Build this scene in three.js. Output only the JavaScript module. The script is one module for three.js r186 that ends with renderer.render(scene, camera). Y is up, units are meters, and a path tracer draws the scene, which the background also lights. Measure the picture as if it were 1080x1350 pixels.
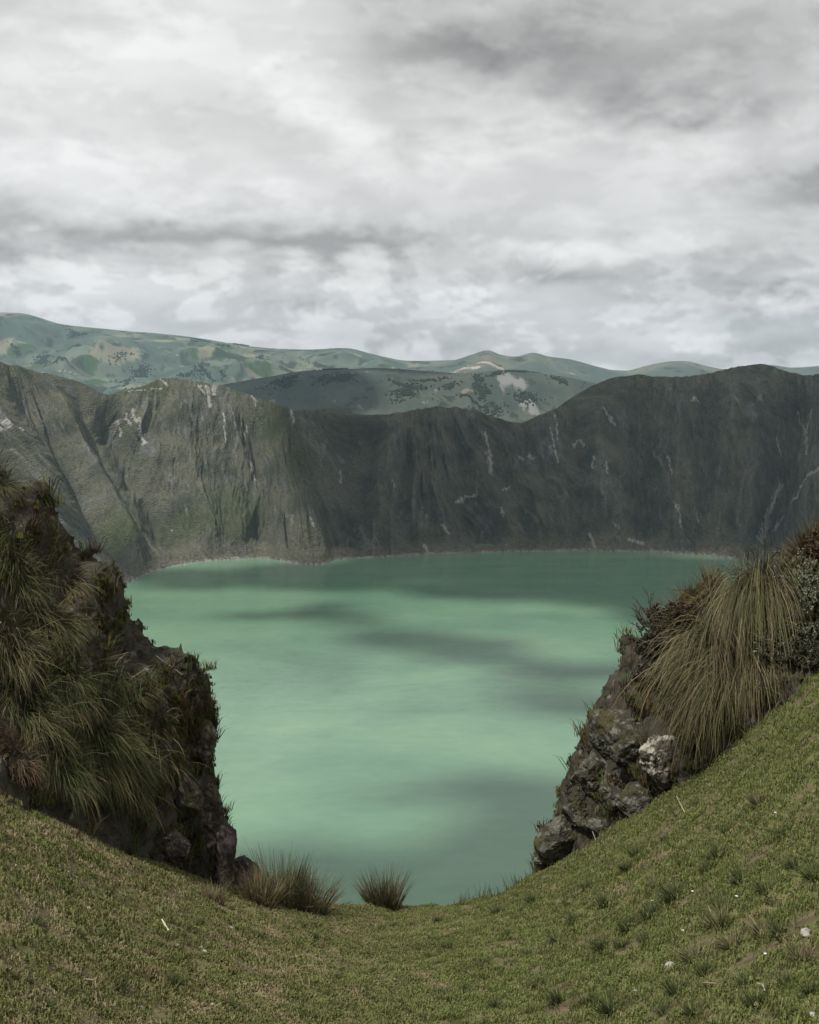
import * as THREE from 'three';
import { mergeGeometries, mergeVertices } from 'three/addons/utils/BufferGeometryUtils.js';

// ---------------------------------------------------------------- camera, sky, sun, exposure
const scene = new THREE.Scene();
const camera = new THREE.PerspectiveCamera(46, 0.8, 0.1, 60000);
const PITCH = -6.64 * Math.PI / 180, FOC = 675 / Math.tan(23 * Math.PI / 180);
camera.rotation.x = PITCH;
scene.add(camera);
const renderer = new THREE.WebGLRenderer({ antialias: true });
renderer.toneMapping = THREE.LinearToneMapping;
renderer.toneMappingExposure = 1.0;
renderer.shadowMap.enabled = true;
const SUN = new THREE.Vector3(-0.36, 0.84, 0.33).normalize();     // towards the sun
const sun = new THREE.DirectionalLight(new THREE.Color(1.0, 0.955, 0.88), 3.7);
sun.position.copy(SUN).multiplyScalar(3000);
sun.castShadow = true; sun.shadow.radius = 4;
Object.assign(sun.shadow.camera, { left: -1600, right: 1600, top: 1600, bottom: -1600, near: 10, far: 9000 });
scene.add(sun, sun.target);

// ---------------------------------------------------------------- random numbers and noise
let seed = 7;
const rnd = () => { seed = (seed + 0x6D2B79F5) | 0; let t = Math.imul(seed ^ (seed >>> 15), 1 | seed); t = (t + Math.imul(t ^ (t >>> 7), 61 | t)) ^ t; return ((t ^ (t >>> 14)) >>> 0) / 4294967296; };
const rr = (a, b) => a + (b - a) * rnd();
const gs = () => (rnd() + rnd() + rnd() + rnd() - 2);
const PERM = new Uint8Array(512), GR = new Float32Array(512 * 3);
for (let i = 0; i < 256; i++) PERM[i] = i;
for (let i = 255; i > 0; i--) { const j = Math.floor(rnd() * (i + 1)); const t = PERM[i]; PERM[i] = PERM[j]; PERM[j] = t; }
for (let i = 0; i < 256; i++) {
  PERM[i + 256] = PERM[i];
  const z = rr(-1, 1), a = rr(0, 6.2832), q = Math.sqrt(1 - z * z);
  for (const k of [i, i + 256]) { GR[k * 3] = q * Math.cos(a); GR[k * 3 + 1] = q * Math.sin(a); GR[k * 3 + 2] = z; }
}
function noise(x, y, z = 0) {
  const X = Math.floor(x), Y = Math.floor(y), Z = Math.floor(z);
  x -= X; y -= Y; z -= Z;
  const u = x * x * x * (x * (x * 6 - 15) + 10), v = y * y * y * (y * (y * 6 - 15) + 10), w = z * z * z * (z * (z * 6 - 15) + 10);
  const a = PERM[X & 255], b = PERM[(X + 1) & 255];
  const g = (h, dx, dy, dz) => { h *= 3; return GR[h] * dx + GR[h + 1] * dy + GR[h + 2] * dz; };
  const y0 = Y & 255, y1 = (Y + 1) & 255, z0 = Z & 255, z1 = (Z + 1) & 255;
  const aa = PERM[a + y0], ab = PERM[a + y1], ba = PERM[b + y0], bb = PERM[b + y1];
  const l = (p, q, t) => p + (q - p) * t;
  return 1.5 * l(
    l(l(g(PERM[aa + z0], x, y, z), g(PERM[ba + z0], x - 1, y, z), u), l(g(PERM[ab + z0], x, y - 1, z), g(PERM[bb + z0], x - 1, y - 1, z), u), v),
    l(l(g(PERM[aa + z1], x, y, z - 1), g(PERM[ba + z1], x - 1, y, z - 1), u), l(g(PERM[ab + z1], x, y - 1, z - 1), g(PERM[bb + z1], x - 1, y - 1, z - 1), u), v), w);
}
function fbm(x, y, z = 0, o = 4) { let s = 0, a = 0.5, f = 1; for (let i = 0; i < o; i++) { s += a * noise(x * f, y * f, z * f + i * 7.3); a *= 0.5; f *= 2.03; } return s; }
function fbmR(x, y, z, o) { let s = 0, a = 0.42, f = 1; for (let i = 0; i < o; i++) { s += a * noise(x * f, y * f, z * f + i * 7.3); a *= 0.62; f *= 2.03; } return s; }
function ridged(x, y, z = 0, o = 4) { let s = 0, a = 0.5, f = 1; for (let i = 0; i < o; i++) { const n = 1 - Math.abs(noise(x * f, y * f, z * f + i * 5.1)) * 1.6; s += a * n * n; a *= 0.5; f *= 2.07; } return s; }
const clamp = (x, a = 0, b = 1) => x < a ? a : x > b ? b : x;
const ss = (a, b, x) => { const t = clamp((x - a) / (b - a)); return t * t * (3 - 2 * t); };
const mix = (a, b, t) => a + (b - a) * t;
const mixc = (a, b, t) => [mix(a[0], b[0], t), mix(a[1], b[1], t), mix(a[2], b[2], t)];
const smin = (a, b, k) => { const h = Math.max(k - Math.abs(a - b), 0) / k; return Math.min(a, b) - h * h * k * 0.25; };
const smax = (a, b, k) => -smin(-a, -b, k);
// a pixel of the 1080 x 1350 photograph gives a direction; the distance is found from what the ray meets
const CP = Math.cos(PITCH), SP = Math.sin(PITCH);
function ray(px, py) { const x = (px - 540) / FOC, y = -(py - 675) / FOC; const Y = y * CP + SP, D = CP - y * SP; return [x / D, Y / D]; }   // per metre of depth
function at(px, py, d) { const r = ray(px, py); return new THREE.Vector3(r[0] * d, r[1] * d, -d); }
function toPixel(x, y, z) { const yy = y * CP + z * SP, zz = -y * SP + z * CP; return [540 + FOC * x / -zz, 675 - FOC * yy / -zz]; }
const LAKE = -360;
const lakePoint = (px, py) => { const r = ray(px, py); return at(px, py, LAKE / r[1]); };
function curve(pts) {                                                 // monotone-ish piecewise curve through [x, y] pairs
  return x => {
    if (x <= pts[0][0]) return pts[0][1];
    const n = pts.length;
    if (x >= pts[n - 1][0]) return pts[n - 1][1];
    let i = 0; while (pts[i + 1][0] < x) i++;
    const [x0, y0] = pts[i], [x1, y1] = pts[i + 1], t = (x - x0) / (x1 - x0);
    const m = k => { if (k <= 0 || k >= n - 1) return 0; return (pts[k + 1][1] - pts[k - 1][1]) / (pts[k + 1][0] - pts[k - 1][0]); };
    const m0 = m(i) * (x1 - x0), m1 = m(i + 1) * (x1 - x0), t2 = t * t, t3 = t2 * t;
    return (2 * t3 - 3 * t2 + 1) * y0 + (t3 - 2 * t2 + t) * m0 + (-2 * t3 + 3 * t2) * y1 + (t3 - t2) * m1;
  };
}

// ---------------------------------------------------------------- the cloudy sky
{
  const W = 4096, H = 2048, data = new Float32Array(W * H * 4);
  // cloud masses seen in the photograph: direction in pixels of the photograph, spread, brightness of the cloud
  const masses = [[700, 85, 190, 62, -.24], [560, 70, 110, 40, -.12], [800, 150, 120, 45, -.16], [960, 60, 170, 55, -.10], [1000, 150, 110, 40, -.06], [440, 150, 55, 70, .16], [490, 190, 40, 40, .10], [130, 240, 200, 50, .16], [120, 110, 190, 90, .12], [290, 70, 120, 70, .08], [640, 235, 150, 40, .12], [870, 235, 80, 40, .12],
    [60, 312, 120, 22, -.12], [250, 330, 180, 18, -.22], [450, 345, 130, 18, -.24], [560, 325, 80, 14, -.10], [790, 370, 90, 14, -.16], [1040, 288, 110, 22, -.24], [1000, 385, 120, 16, -.24], [900, 345, 120, 14, -.10], [110, 388, 130, 20, .16], [30, 360, 60, 14, .1], [430, 400, 120, 16, .08], [660, 415, 90, 18, .16], [880, 300, 90, 20, .08], [900, 440, 100, 14, .14], [330, 275, 120, 20, .1], [740, 330, 90, 16, .1], [560, 440, 140, 10, -.06], [1000, 470, 120, 8, -.06]];
  const D2P = FOC * Math.PI / 180;
  for (let j = H / 2 - 6; j < H; j++) {
    const el = ((j + 0.5) / H - 0.5) * Math.PI, sy = Math.sin(el), cy = Math.cos(el);
    for (let i = 0; i < W; i++) {
      const th = ((i + 0.5) / W - 0.5) * 2 * Math.PI, dx = Math.cos(th) * cy, dz = Math.sin(th) * cy;
      const inView = Math.abs(i / W - 0.25) < 0.075 && el < 0.45, o = inView ? 6 : 4;
      const ex = dx, ey = sy * 1.7 + 0.22 * Math.sqrt(Math.max(sy, 0)), ez = dz;       // clouds flatten towards the horizon
      const wx = fbm(ex * 5 + 3.1, ey * 6, ez * 5, o), wy = fbm(ex * 5, ey * 6 + 8.2, ez * 5 + 4, o);
      const big = fbm(ex * 3 + wx * 0.2, ey * 4 + wy * 0.2, ez * 3, 4);
      const mid = fbmR(ex * 9 + wx * 0.35, ey * 11 + wy * 0.35, ez * 9 + 5, o);
      const tuft = fbm(ex * 34 + wx, ey * 40 + wy, ez * 34, inView ? 4 : 1);
      const billow = 0.5 - Math.abs(noise(ex * 16 + wx * 0.5, ey * 20 + wy * 0.5, ez * 16)) * 1.3 - 0.5 * Math.abs(noise(ex * 34 + mid, ey * 42, ez * 34 + 3)) - 0.2 * Math.abs(noise(ex * 70 + mid, ey * 84, ez * 70 + 7));
      const edge1 = fbmR(ex * 5.5 + wx * 0.25 + 11, ey * 7.5 + wy * 0.25, ez * 5.5, inView ? 7 : 4) - 0.10 * billow, edge2 = fbmR(ex * 13 + wx * 0.4 + 17, ey * 16 + wy * 0.4, ez * 13, inView ? 6 : 3) - 0.12 * billow;
      let b = 0.69 + 0.10 * big + 0.10 * mid - 0.045 * billow + 0.05 * tuft;
      b += 0.06 * (ss(-0.05, 0.12, edge1) - 0.5) + 0.05 * (ss(-0.05, 0.10, edge2) - 0.5) - 0.1 * Math.max(0, edge1 - 0.12);
      if (inView) {
        const az = Math.atan2(dx, -dz) * 180 / Math.PI, e = el * 180 / Math.PI;
        const px = 540 + az * D2P + wx * 130 + mid * 100 + tuft * 40, py = 490 - e * D2P + wy * 60 + mid * 55 + tuft * 25;
        let s = 0;
        for (const [mx, my, rx, ry, a] of masses) { const g = ((px - mx) / rx) ** 2 + ((py - my) / ry) ** 2; if (g < 9) s += a * Math.exp(-g); }
        const fade = ss(0.075, 0.06, Math.abs(i / W - 0.25)) * ss(0.45, 0.32, el);
        const low = ss(8, 3, e), cum = fbmR(az * 0.28 + wx, e * 0.5 + wy, 6.6, 6) - 0.22 * billow - 0.05 * tuft;
        b += fade * (s * 1.25 + low * (0.19 * (ss(-0.10, 0.10, cum) - 0.5) - 0.16 * Math.max(0, cum - 0.1) + 0.03 * tuft + 0.03) + 0.01);
      }
      b = clamp(b, 0.30, 0.95);
      const c = (j * W + i) * 4;
      data[c] = b * 0.995; data[c + 1] = b; data[c + 2] = b * 0.998; data[c + 3] = 1;
    }
  }
  for (let j = 0; j < H / 2 - 6; j++) for (let i = 0; i < W; i++) { const c = (j * W + i) * 4; data[c] = data[c + 1] = data[c + 2] = 0.2; data[c + 3] = 1; }
  const sky = new THREE.DataTexture(data, W, H, THREE.RGBAFormat, THREE.FloatType);
  sky.mapping = THREE.EquirectangularReflectionMapping; sky.magFilter = sky.minFilter = THREE.LinearFilter; sky.needsUpdate = true;
  scene.background = sky; scene.environment = sky;
}
scene.fog = new THREE.FogExp2(new THREE.Color(0.58, 0.81, 0.97), 0.000034);

// ---------------------------------------------------------------- helpers
const used = {};
function named(n) { used[n] = (used[n] ?? -1) + 1; return used[n] ? `${n}_${String(used[n]).padStart(3, '0')}` : n; }
function tag(o, label, category, group, kind) { o.userData.label = label; o.userData.category = category; if (group) o.userData.group = group; if (kind) o.userData.kind = kind; return o; }
function add(o, parent = scene) { o.traverse(m => { if (m.isMesh) { m.castShadow = true; m.receiveShadow = true; } }); parent.add(o); return o; }
function mesh(name, g, m, parent = scene) { const o = new THREE.Mesh(g, m); o.name = parent === scene ? named(name) : name; return add(o, parent); }
function group(name, p = new THREE.Vector3()) { const o = new THREE.Group(); o.name = named(name); o.position.copy(p); scene.add(o); return o; }
function noiseTexture(n, f) {
  const d = new Uint8Array(n * n * 4);
  for (let j = 0; j < n; j++) for (let i = 0; i < n; i++) { const v = clamp(f(i / n, j / n)) * 255, c = (j * n + i) * 4; d[c] = d[c + 1] = d[c + 2] = v; d[c + 3] = 255; }
  const t = new THREE.DataTexture(d, n, n); t.wrapS = t.wrapT = THREE.RepeatWrapping; t.magFilter = THREE.LinearFilter; t.minFilter = THREE.LinearMipmapLinearFilter; t.generateMipmaps = true; t.needsUpdate = true; return t;
}
function tile(f, u, v) {                                            // makes noise repeat without a seam
  const a = f(u, v), b = f(u - 1, v), c = f(u, v - 1), d = f(u - 1, v - 1);
  return mix(mix(a, b, u), mix(c, d, u), v);
}
const roughTex = noiseTexture(512, (u, v) => 0.5 + 0.9 * tile((a, b) => fbm(a * 14, b * 14, 3, 5), u, v));
const shrubTex = noiseTexture(512, (u, v) => 0.15 + 0.8 * tile((a, b) => ridged(a * 22, b * 22, 8, 4), u, v));
const waveTex = noiseTexture(1024, (u, v) => 0.5 + 0.8 * tile((a, b) => fbm(a * 26 + fbm(a * 8, b * 8, 1, 2), b * 60, 2, 4), u, v));
const laneTex = noiseTexture(512, (u, v) => 0.15 + 0.85 * ss(-0.15, 0.25, tile((a, b) => fbm(a * 5 + 0.5 * fbm(a * 4, b * 6, 5, 3), b * 13, 6, 5), u, v))); laneTex.repeat.set(0.07, 0.07);
const siltTex = (() => {
  const n = 1024, d = new Uint8Array(n * n * 4);
  for (let j = 0; j < n; j++) for (let i = 0; i < n; i++) {
    const u = i / n, v = j / n, a = tile((x, y) => fbm(x * 5 + 0.9 * fbm(x * 4, y * 5, 1, 3), y * 9 + 0.9 * fbm(x * 5, y * 4, 2, 3), 3, 6), u, v), b = tile((x, y) => fbm(x * 60, y * 110, 5, 3), u, v);
    const m = clamp(0.8 + 0.42 * a + 0.12 * b, 0.5, 1), k = (j * n + i) * 4, w = ss(0.7, 1, m);
    d[k] = 255 * m * mix(0.88, 1, w); d[k + 1] = 255 * m; d[k + 2] = 255 * m * mix(1, 0.94, w); d[k + 3] = 255;
  }
  const t = new THREE.DataTexture(d, n, n); t.wrapS = t.wrapT = THREE.RepeatWrapping; t.magFilter = THREE.LinearFilter; t.repeat.set(0.065, 0.065); t.needsUpdate = true; return t;
})();
function grid(nu, nv, f) {                                          // f(i, j) -> {p:[x,y,z], c:[r,g,b], uv:[u,v]}
  const P = new Float32Array(nu * nv * 3), C = new Float32Array(nu * nv * 3), U = new Float32Array(nu * nv * 2), I = new Uint32Array((nu - 1) * (nv - 1) * 6);
  for (let j = 0, k = 0; j < nv; j++) for (let i = 0; i < nu; i++, k++) { const r = f(i, j); P.set(r.p, k * 3); C.set(r.c, k * 3); U.set(r.uv, k * 2); }
  for (let j = 0, k = 0; j < nv - 1; j++) for (let i = 0; i < nu - 1; i++) { const a = j * nu + i; I[k++] = a; I[k++] = a + 1; I[k++] = a + nu; I[k++] = a + 1; I[k++] = a + nu + 1; I[k++] = a + nu; }
  const g = new THREE.BufferGeometry();
  g.setAttribute('position', new THREE.BufferAttribute(P, 3)); g.setAttribute('color', new THREE.BufferAttribute(C, 3)); g.setAttribute('uv', new THREE.BufferAttribute(U, 2));
  g.setIndex(new THREE.BufferAttribute(I, 1)); g.computeVertexNormals(); return g;
}
const vmat = (o = {}) => new THREE.MeshPhysicalMaterial({ vertexColors: true, roughness: 0.95, specularIntensity: 0.3, metalness: 0, side: THREE.DoubleSide, ...o });

// ---------------------------------------------------------------- crater wall
let wallAt;                                                          // photograph pixel -> nearest point of the wall
{
  const inFrame = [[150, 782, -60, 462], [168, 770, 0, 476], [200, 754, 60, 490], [232, 746, 110, 503], [262, 741, 140, 518], [290, 739, 190, 508], [305, 738, 217, 497], [325, 737, 255, 503], [345, 736, 300, 509], [375, 740, 345, 524], [400, 744, 390, 541], [425, 744, 430, 536], [445, 738, 480, 546], [500, 735, 525, 543], [560, 731, 575, 534], [610, 729, 620, 541], [660, 728, 680, 557], [700, 727, 722, 543], [725, 727, 745, 528], [760, 726, 775, 511], [790, 726, 803, 498], [830, 727, 835, 494], [880, 729, 890, 496], [920, 732, 940, 491], [950, 735, 985, 481], [975, 738, 1012, 480], [995, 741, 1045, 488], [1020, 746, 1085, 492], [1060, 756, 1160, 480]];
  const rows = [];
  for (const [x, d, X, D, Y] of [[0, 330, 0, 55, -60], [-380, 370, -520, 60, -50], [-700, 550, -1080, 330, -20], [-850, 900, -1300, 800, 10], [-800, 1300, -1250, 1400, 15], [-640, 1700, -1060, 1950, 15]]) rows.push([x, d, X, D, Y, 14]);
  for (const [a, b, c, e] of inFrame) {
    const s = lakePoint(a, b);
    let best = 0;
    for (let d = -s.z + 120; d < -s.z + 1200; d += 2) { const r = at(c, e, d), run = Math.hypot(r.x - s.x, r.z - s.z); if (run > (r.y - LAKE) / Math.tan(0.66)) { best = d; break; } }
    const r = at(c, e, best || -s.z + 450);
    rows.push([s.x, -s.z, r.x, -r.z, r.y, 0, c]);
  }
  for (const [x, d, X, D, Y] of [[900, 1750, 1350, 1900, 20], [1050, 1300, 1500, 1320, 20], [1000, 800, 1420, 650, 10], [700, 470, 1020, 210, -20], [330, 350, 450, 50, -50], [20, 330, 10, 55, -60]]) rows.push([x, d, X, D, Y, 14]);
  const cols = [];
  for (let i = 0; i < rows.length - 1; i++) {
    const a = rows[Math.max(0, i - 1)], b = rows[i], c = rows[i + 1], e = rows[Math.min(rows.length - 1, i + 2)];
    const n = b[6] !== undefined && c[6] !== undefined ? Math.max(6, Math.round((c[6] - b[6]) * 1.02)) : 16;
    for (let k = 0; k < n; k++) {
      const t = k / n, o = [];
      for (let q = 0; q < 5; q++) {
        const m0 = (c[q] - a[q]) / 2, m1 = (e[q] - b[q]) / 2, t2 = t * t, t3 = t2 * t;
        o.push(i < 6 || i > rows.length - 8 ? mix(b[q], c[q], t) : (2 * t3 - 3 * t2 + 1) * b[q] + (t3 - 2 * t2 + t) * m0 * 0.8 + (-2 * t3 + 3 * t2) * c[q] + (t3 - t2) * m1 * 0.8);
      }
      cols.push(o);
    }
  }
  const S = [0];
  for (let i = 1; i < cols.length; i++) { const a = cols[i - 1], b = cols[i]; S.push(S[i - 1] + 0.5 * (Math.hypot(b[0] - a[0], b[1] - a[1]) + Math.hypot(b[2] - a[2], b[3] - a[3]))); }
  const ws_ = (s, w) => s + 0.9 * w * noise(s / 300, 3.3, 7.7) + 44 * fbm(s / 170, w / 280, 3.9, 4);
  const NV = 300, NO = 26, nu = cols.length, pos = [];
  const profile = (v, rise) => v < 0 ? v * rise * 1.2 : rise * (0.012 * ss(0, 0.012, v) + 0.03 * ss(0.012, 0.07, v) + 0.958 * Math.pow(Math.max(0, (v - 0.04) / 0.96), 1.06));
  const rough = [];
  for (let i = 0; i < nu; i += 3) for (let v = 0; v <= 1; v += 0.02) { const [sx, sd, rx, rd, ry] = cols[i], L = Math.hypot(rx - sx, rd - sd), h = profile(v, ry - LAKE); if (mix(sd, rd, v) > 900) rough.push([...toPixel(mix(sx, rx, v), LAKE + h, -mix(sd, rd, v)), S[i], Math.hypot(v * L, h)]); }
  const find = (px, py) => { let b, m = 1e9; for (const r of rough) { const e = (r[0] - px) ** 2 + (r[1] - py) ** 2; if (e < m) { m = e; b = r; } } return [b[2], b[3]]; };
  // main spurs (+) and gullies (-) of the wall: from top to foot, height in metres, half width
  const spurs = [[385, 548, 408, 725, 42, 48], [388, 560, 322, 715, 26, 34], [300, 530, 335, 640, 14, 24], [215, 520, 180, 640, -16, 26], [335, 530, 350, 720, -30, 45], [285, 515, 318, 725, 18, 34], [232, 505, 290, 728, 34, 50], [140, 528, 240, 735, -40, 60], [175, 515, 262, 735, 16, 26], [60, 500, 190, 748, 34, 46], [20, 490, 172, 755, -22, 34], [95, 510, 210, 745, -14, 22], [470, 552, 455, 725, -38, 55], [520, 548, 490, 722, 24, 34], [575, 540, 560, 720, 36, 50], [545, 560, 600, 715, 14, 22], [620, 560, 600, 720, -22, 34], [680, 562, 640, 718, -46, 60], [690, 600, 720, 715, 22, 30], [735, 540, 745, 718, 26, 36], [775, 518, 830, 718, 46, 52], [800, 520, 770, 700, 20, 26], [840, 505, 860, 718, -40, 52], [900, 500, 890, 720, 24, 34], [930, 510, 925, 720, -22, 30], [985, 488, 930, 722, 46, 56], [1012, 490, 985, 720, 20, 26], [1062, 492, 1000, 730, -48, 46], [1085, 500, 1050, 735, 30, 40]]
    .map(([a, b, c, e, h, r]) => [...find(a, b), ...find(c, e), h, r]);
  const spurAt = (s, w) => { let n = 0; for (const [a, b, x, y, h, r] of spurs) { if (Math.abs(s - (a + x) / 2) > 320) continue; const t = (w - b) / (y - b), q = clamp(t, -0.2, 1.1), c = mix(a, x, q) + 16 * fbm(w / 90, a, 3, 3), k = Math.abs(s - c) / r; if (k < 2.2) n += h * (h > 0 ? Math.max(0, 1 - k * 0.75) : Math.exp(-k * k * 1.3)) * ss(-0.1, 0.18, t) * ss(1.12, 0.8, t); } return n; };
  const info = [];
  for (let j = 0; j < NV + NO; j++) for (let i = 0; i < nu; i++) {
    const [sx, sd, rx, rd, ry] = cols[i], s = S[i];
    let dx = rx - sx, dd = rd - sd; const L = Math.hypot(dx, dd); dx /= L; dd /= L;
    const rise = ry - LAKE, v = j < NV ? -0.03 + 1.03 * j / (NV - 1) : 1;
    let h, run;
    if (j < NV) { h = profile(v, rise); run = v * L; }
    else { const o = (j - NV + 1) / NO; run = L + 1500 * o * o + 60 * o; h = rise - (1500 * o * o * 0.24 + 60 * o * 0.3); }
    const w = Math.hypot(run, h);
    const A = ss(0.015, 0.16, v), rimFade = j < NV ? 1 - 0.75 * ss(0.8, 1, v) : 0.25 + 0.75 * ss(0, 8, j - NV);
    const ws = s + 0.9 * w * noise(s / 300, 3.3, 7.7) + 48 * fbm(s / 190, w / 300, 2.2, 4);
    const g0 = ridged(ws / 520 + 0.3, w / 2600, 14, 2) - 0.45, g1 = ridged(ws / 190, w / 1300, 1, 3) - 0.5, g2 = ridged(ws / 70, w / 460, 4.2, 3) - 0.5, g3 = fbm(ws / 21, w / 190, 6.1, 3), g4 = mix(fbm(s / 9, w / 9, 9.9, 3), fbm(ws / 8, w / 26, 9.4, 3), ss(0.05, 0.2, v));
    const n = A * (rimFade * (1.25 * spurAt(s, w) + 40 * g0 + mix(26, 68, ss(-300, -80, sx)) * g1 + mix(13, 30, ss(-300, -80, sx)) * g2) + (0.35 + 0.65 * rimFade) * mix(7, 12, ss(-300, -80, sx)) * g3 + 5 * g4) + (v < 0.15 ? 1.5 * g4 + 4 * fbm(s / 30, w / 30, 6.6, 3) * ss(-0.02, 0.02, v) : 0);
    const ny = 0.55, nh = -0.83;                                      // roughly the slope's normal
    const X = sx + dx * run + dx * nh * n, D = sd + dd * run + dd * nh * n, Y = LAKE + h + ny * n;
    pos.push(X, Y, -D); info.push([s, w, v, g1, g2, g3, g4, i]);
  }
  const pxs = [];
  for (let k = 0; k < info.length; k++) pxs.push(pos[k * 3 + 2] < -900 ? toPixel(pos[k * 3], pos[k * 3 + 1], pos[k * 3 + 2]) : [-9e9, 0]);
  const nearest = (px, py) => { let b = 0, m = 1e9; for (let k = 0; k < NV * nu; k++) { const e = (pxs[k][0] - px) ** 2 + (pxs[k][1] - py) ** 2; if (e < m) { m = e; b = k; } } return b; };
  wallAt = (px, py) => { const k = nearest(px, py); return new THREE.Vector3(pos[k * 3], pos[k * 3 + 1], pos[k * 3 + 2]); };
  const SW = (px, py) => { const k = nearest(px, py); return [info[k][0], info[k][1]]; };
  // bare pale rock: gullies and scars, each a line from one place on the wall to another, with a half width in metres
  const scars = [[175, 540, 192, 585, 3.2], [166, 545, 172, 560, 2.2], [273, 509, 277, 536, 4], [283, 509, 282, 520, 3.5], [264, 508, 268, 518, 3.5], [296, 545, 297, 583, 2.4], [319, 558, 321, 572, 2.6], [326, 560, 322, 582, 1.8], [337, 517, 338, 534, 3.4], [385, 540, 387, 557, 3.4], [330, 610, 336, 632, 5], [334, 612, 333, 622, 5], [409, 682, 415, 694, 4], [385, 680, 386, 690, 3], [517, 634, 521, 641, 4], [448, 617, 450, 638, 2], [213, 500, 220, 508, 3], [170, 516, 214, 512, 2.6], [602, 662, 612, 655, 4], [612, 656, 628, 652, 4], [644, 596, 648, 625, 4.5], [640, 570, 645, 596, 2.6], [585, 692, 590, 701, 5], [664, 646, 672, 642, 4], [660, 668, 664, 680, 3], [805, 550, 808, 557, 7], [796, 538, 799, 545, 5], [760, 582, 756, 590, 5], [766, 580, 770, 588, 4], [697, 600, 703, 605, 5], [684, 602, 690, 606, 4], [915, 524, 921, 530, 5], [910, 528, 916, 528, 3], [777, 704, 786, 722, 4], [830, 711, 847, 716, 6], [806, 690, 814, 696, 4], [800, 608, 801, 625, 2.4], [783, 600, 782, 618, 2.4], [880, 600, 887, 625, 2], [890, 660, 899, 700, 2.6], [894, 665, 896, 690, 2], [918, 672, 921, 690, 2], [1082, 618, 1052, 655, 5.5], [1052, 655, 1032, 682, 5], [1032, 640, 1012, 680, 5], [1012, 680, 1002, 712, 7], [1032, 682, 1020, 700, 5], [1062, 565, 1063, 600, 4.5], [1052, 545, 1060, 565, 3], [1070, 540, 1064, 565, 3], [1024, 575, 1030, 600, 2.5], [561, 720, 563, 728, 4], [0, 568, 14, 560, 6], [8, 556, 28, 566, 6], [50, 482, 56, 490, 4], [155, 555, 160, 575, 2.5], [725, 560, 736, 610, 2.2], [732, 545, 735, 580, 2]]
    .map(([a, b, c, e, r]) => [...SW(a, b), ...SW(c, e), r]);
  const green = [[320, 665, 80, 36], [365, 560, 40, 42], [195, 512, 36, 14], [300, 690, 60, 25], [250, 690, 60, 22], [395, 610, 30, 35], [155, 700, 60, 25]].map(([a, b, rx, ry]) => [...SW(a, b), rx * 1.5, ry * 2.2]);
  const COL = new Float32Array(pos.length), UV = new Float32Array(info.length * 2);
  
  for (let k = 0; k < info.length; k++) {
    const [s, w, v, g1, g2, g3, g4] = info[k];
    const f1 = fbm(s / 80, w / 90, 11, 5), f2 = 0.5 * fbm(s / 22, w / 50, 13, 4) + 0.55 * mix(fbm(s / 14, w / 14, 12, 3), fbm(ws_(s, w) / 16, w / 90, 14, 4), ss(0.04, 0.2, v)), f3 = fbm(s / 6, w / 9, 15, 3);
    const grass = [0.122, 0.12, 0.086], dark = [0.066, 0.073, 0.051], rock = [0.135, 0.136, 0.13];       // the same grass, scrub and rock all round the crater
    let c = mixc(grass, dark, ss(-0.1, 0.25, f1 + 0.6 * f3));
    c = mixc(c, rock, ss(0.02, 0.22, f2 + 0.35 * g2 + 0.25 * f1) * 0.85);
    const wt = s + 60 * fbm(s / 150, w / 170, 2.9, 4), track = ridged(wt / 62, w / 520, 31, 2), fan = fbm(wt / 40, w / 260, 37, 3);
    c = mixc(c, [0.2, 0.195, 0.175], ss(0.60, 0.72, track + 0.25 * f3 + 0.25 * fan) * ss(-0.1, 0.2, f1 + fan) * 0.8);   // gravel lying in the gullies
    c = mixc(c, [0.048, 0.056, 0.038], ss(0.1, 0.35, fbm(ws_(s, w) / 30, w / 110, 39, 4)) * 0.7);                         // low scrub
    let gr = 0;
    for (const [a, b, x, y] of green) gr = Math.max(gr, Math.exp(-(((s - a) / x) ** 2 + ((w - b) / y) ** 2)));
    c = mixc(c, mixc([0.085, 0.098, 0.048], [0.06, 0.078, 0.034], ss(-0.1, 0.2, f3)), ss(0.3, 0.85, gr + 0.9 * f2 + 0.7 * f3) * 0.8);
    if (v > 0.965 && f2 > 0.02) c = mixc(c, [0.11, 0.125, 0.05], 0.4);
    c = mixc(c, [0.045, 0.06, 0.032], ss(0.12, 0.3, f3 + 0.3 * f2) * 0.75);                 // bushes
    const low = ss(0.15, 0.03, v + 0.12 * f2 + 0.05 * f1);
    c = mixc(c, [0.15, 0.138, 0.094], low * ss(-0.3, 0.2, f2 + f3) * 0.8);
    let pale = ss(0.016, 0.006, v + 0.05 * f2 + 0.02 * f3 + 0.02 * f1) * ss(-0.003, 0.001, v) * ss(-0.35, 0.1, f1 + f3);
    pale = Math.max(pale, 0.35 * ss(0.03, 0.015, v) * ss(0.05, 0.3, f2 + f3) * (v > 0 ? 1 : 0));
    pale = Math.max(pale, 0.8 * ss(0.3, 0.42, f2 + 0.6 * f3) * ss(0.05, 0.25, f1) * (v > 0.1 ? 1 : 0));
    for (const [a, b, x, y, r] of scars) {
      if (Math.abs(s - (a + x) / 2) > 160 || Math.abs(w - (b + y) / 2) > 160) continue;
      const vx = x - a, vy = y - b, t = clamp(((s - a) * vx + (w - b) * vy) / (vx * vx + vy * vy + 1e-6));
      const e = Math.hypot(s - a - vx * t + 5 * g4 + 6 * fbm(s / 30, w / 18, 91, 3), (w - b - vy * t));
      pale = Math.max(pale, ss(r * 1.0, r * 0.3, e + r * 2.2 * fbm(s / 3, w / 20, 93, 3) + r * 0.8 * f3));
    }
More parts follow.
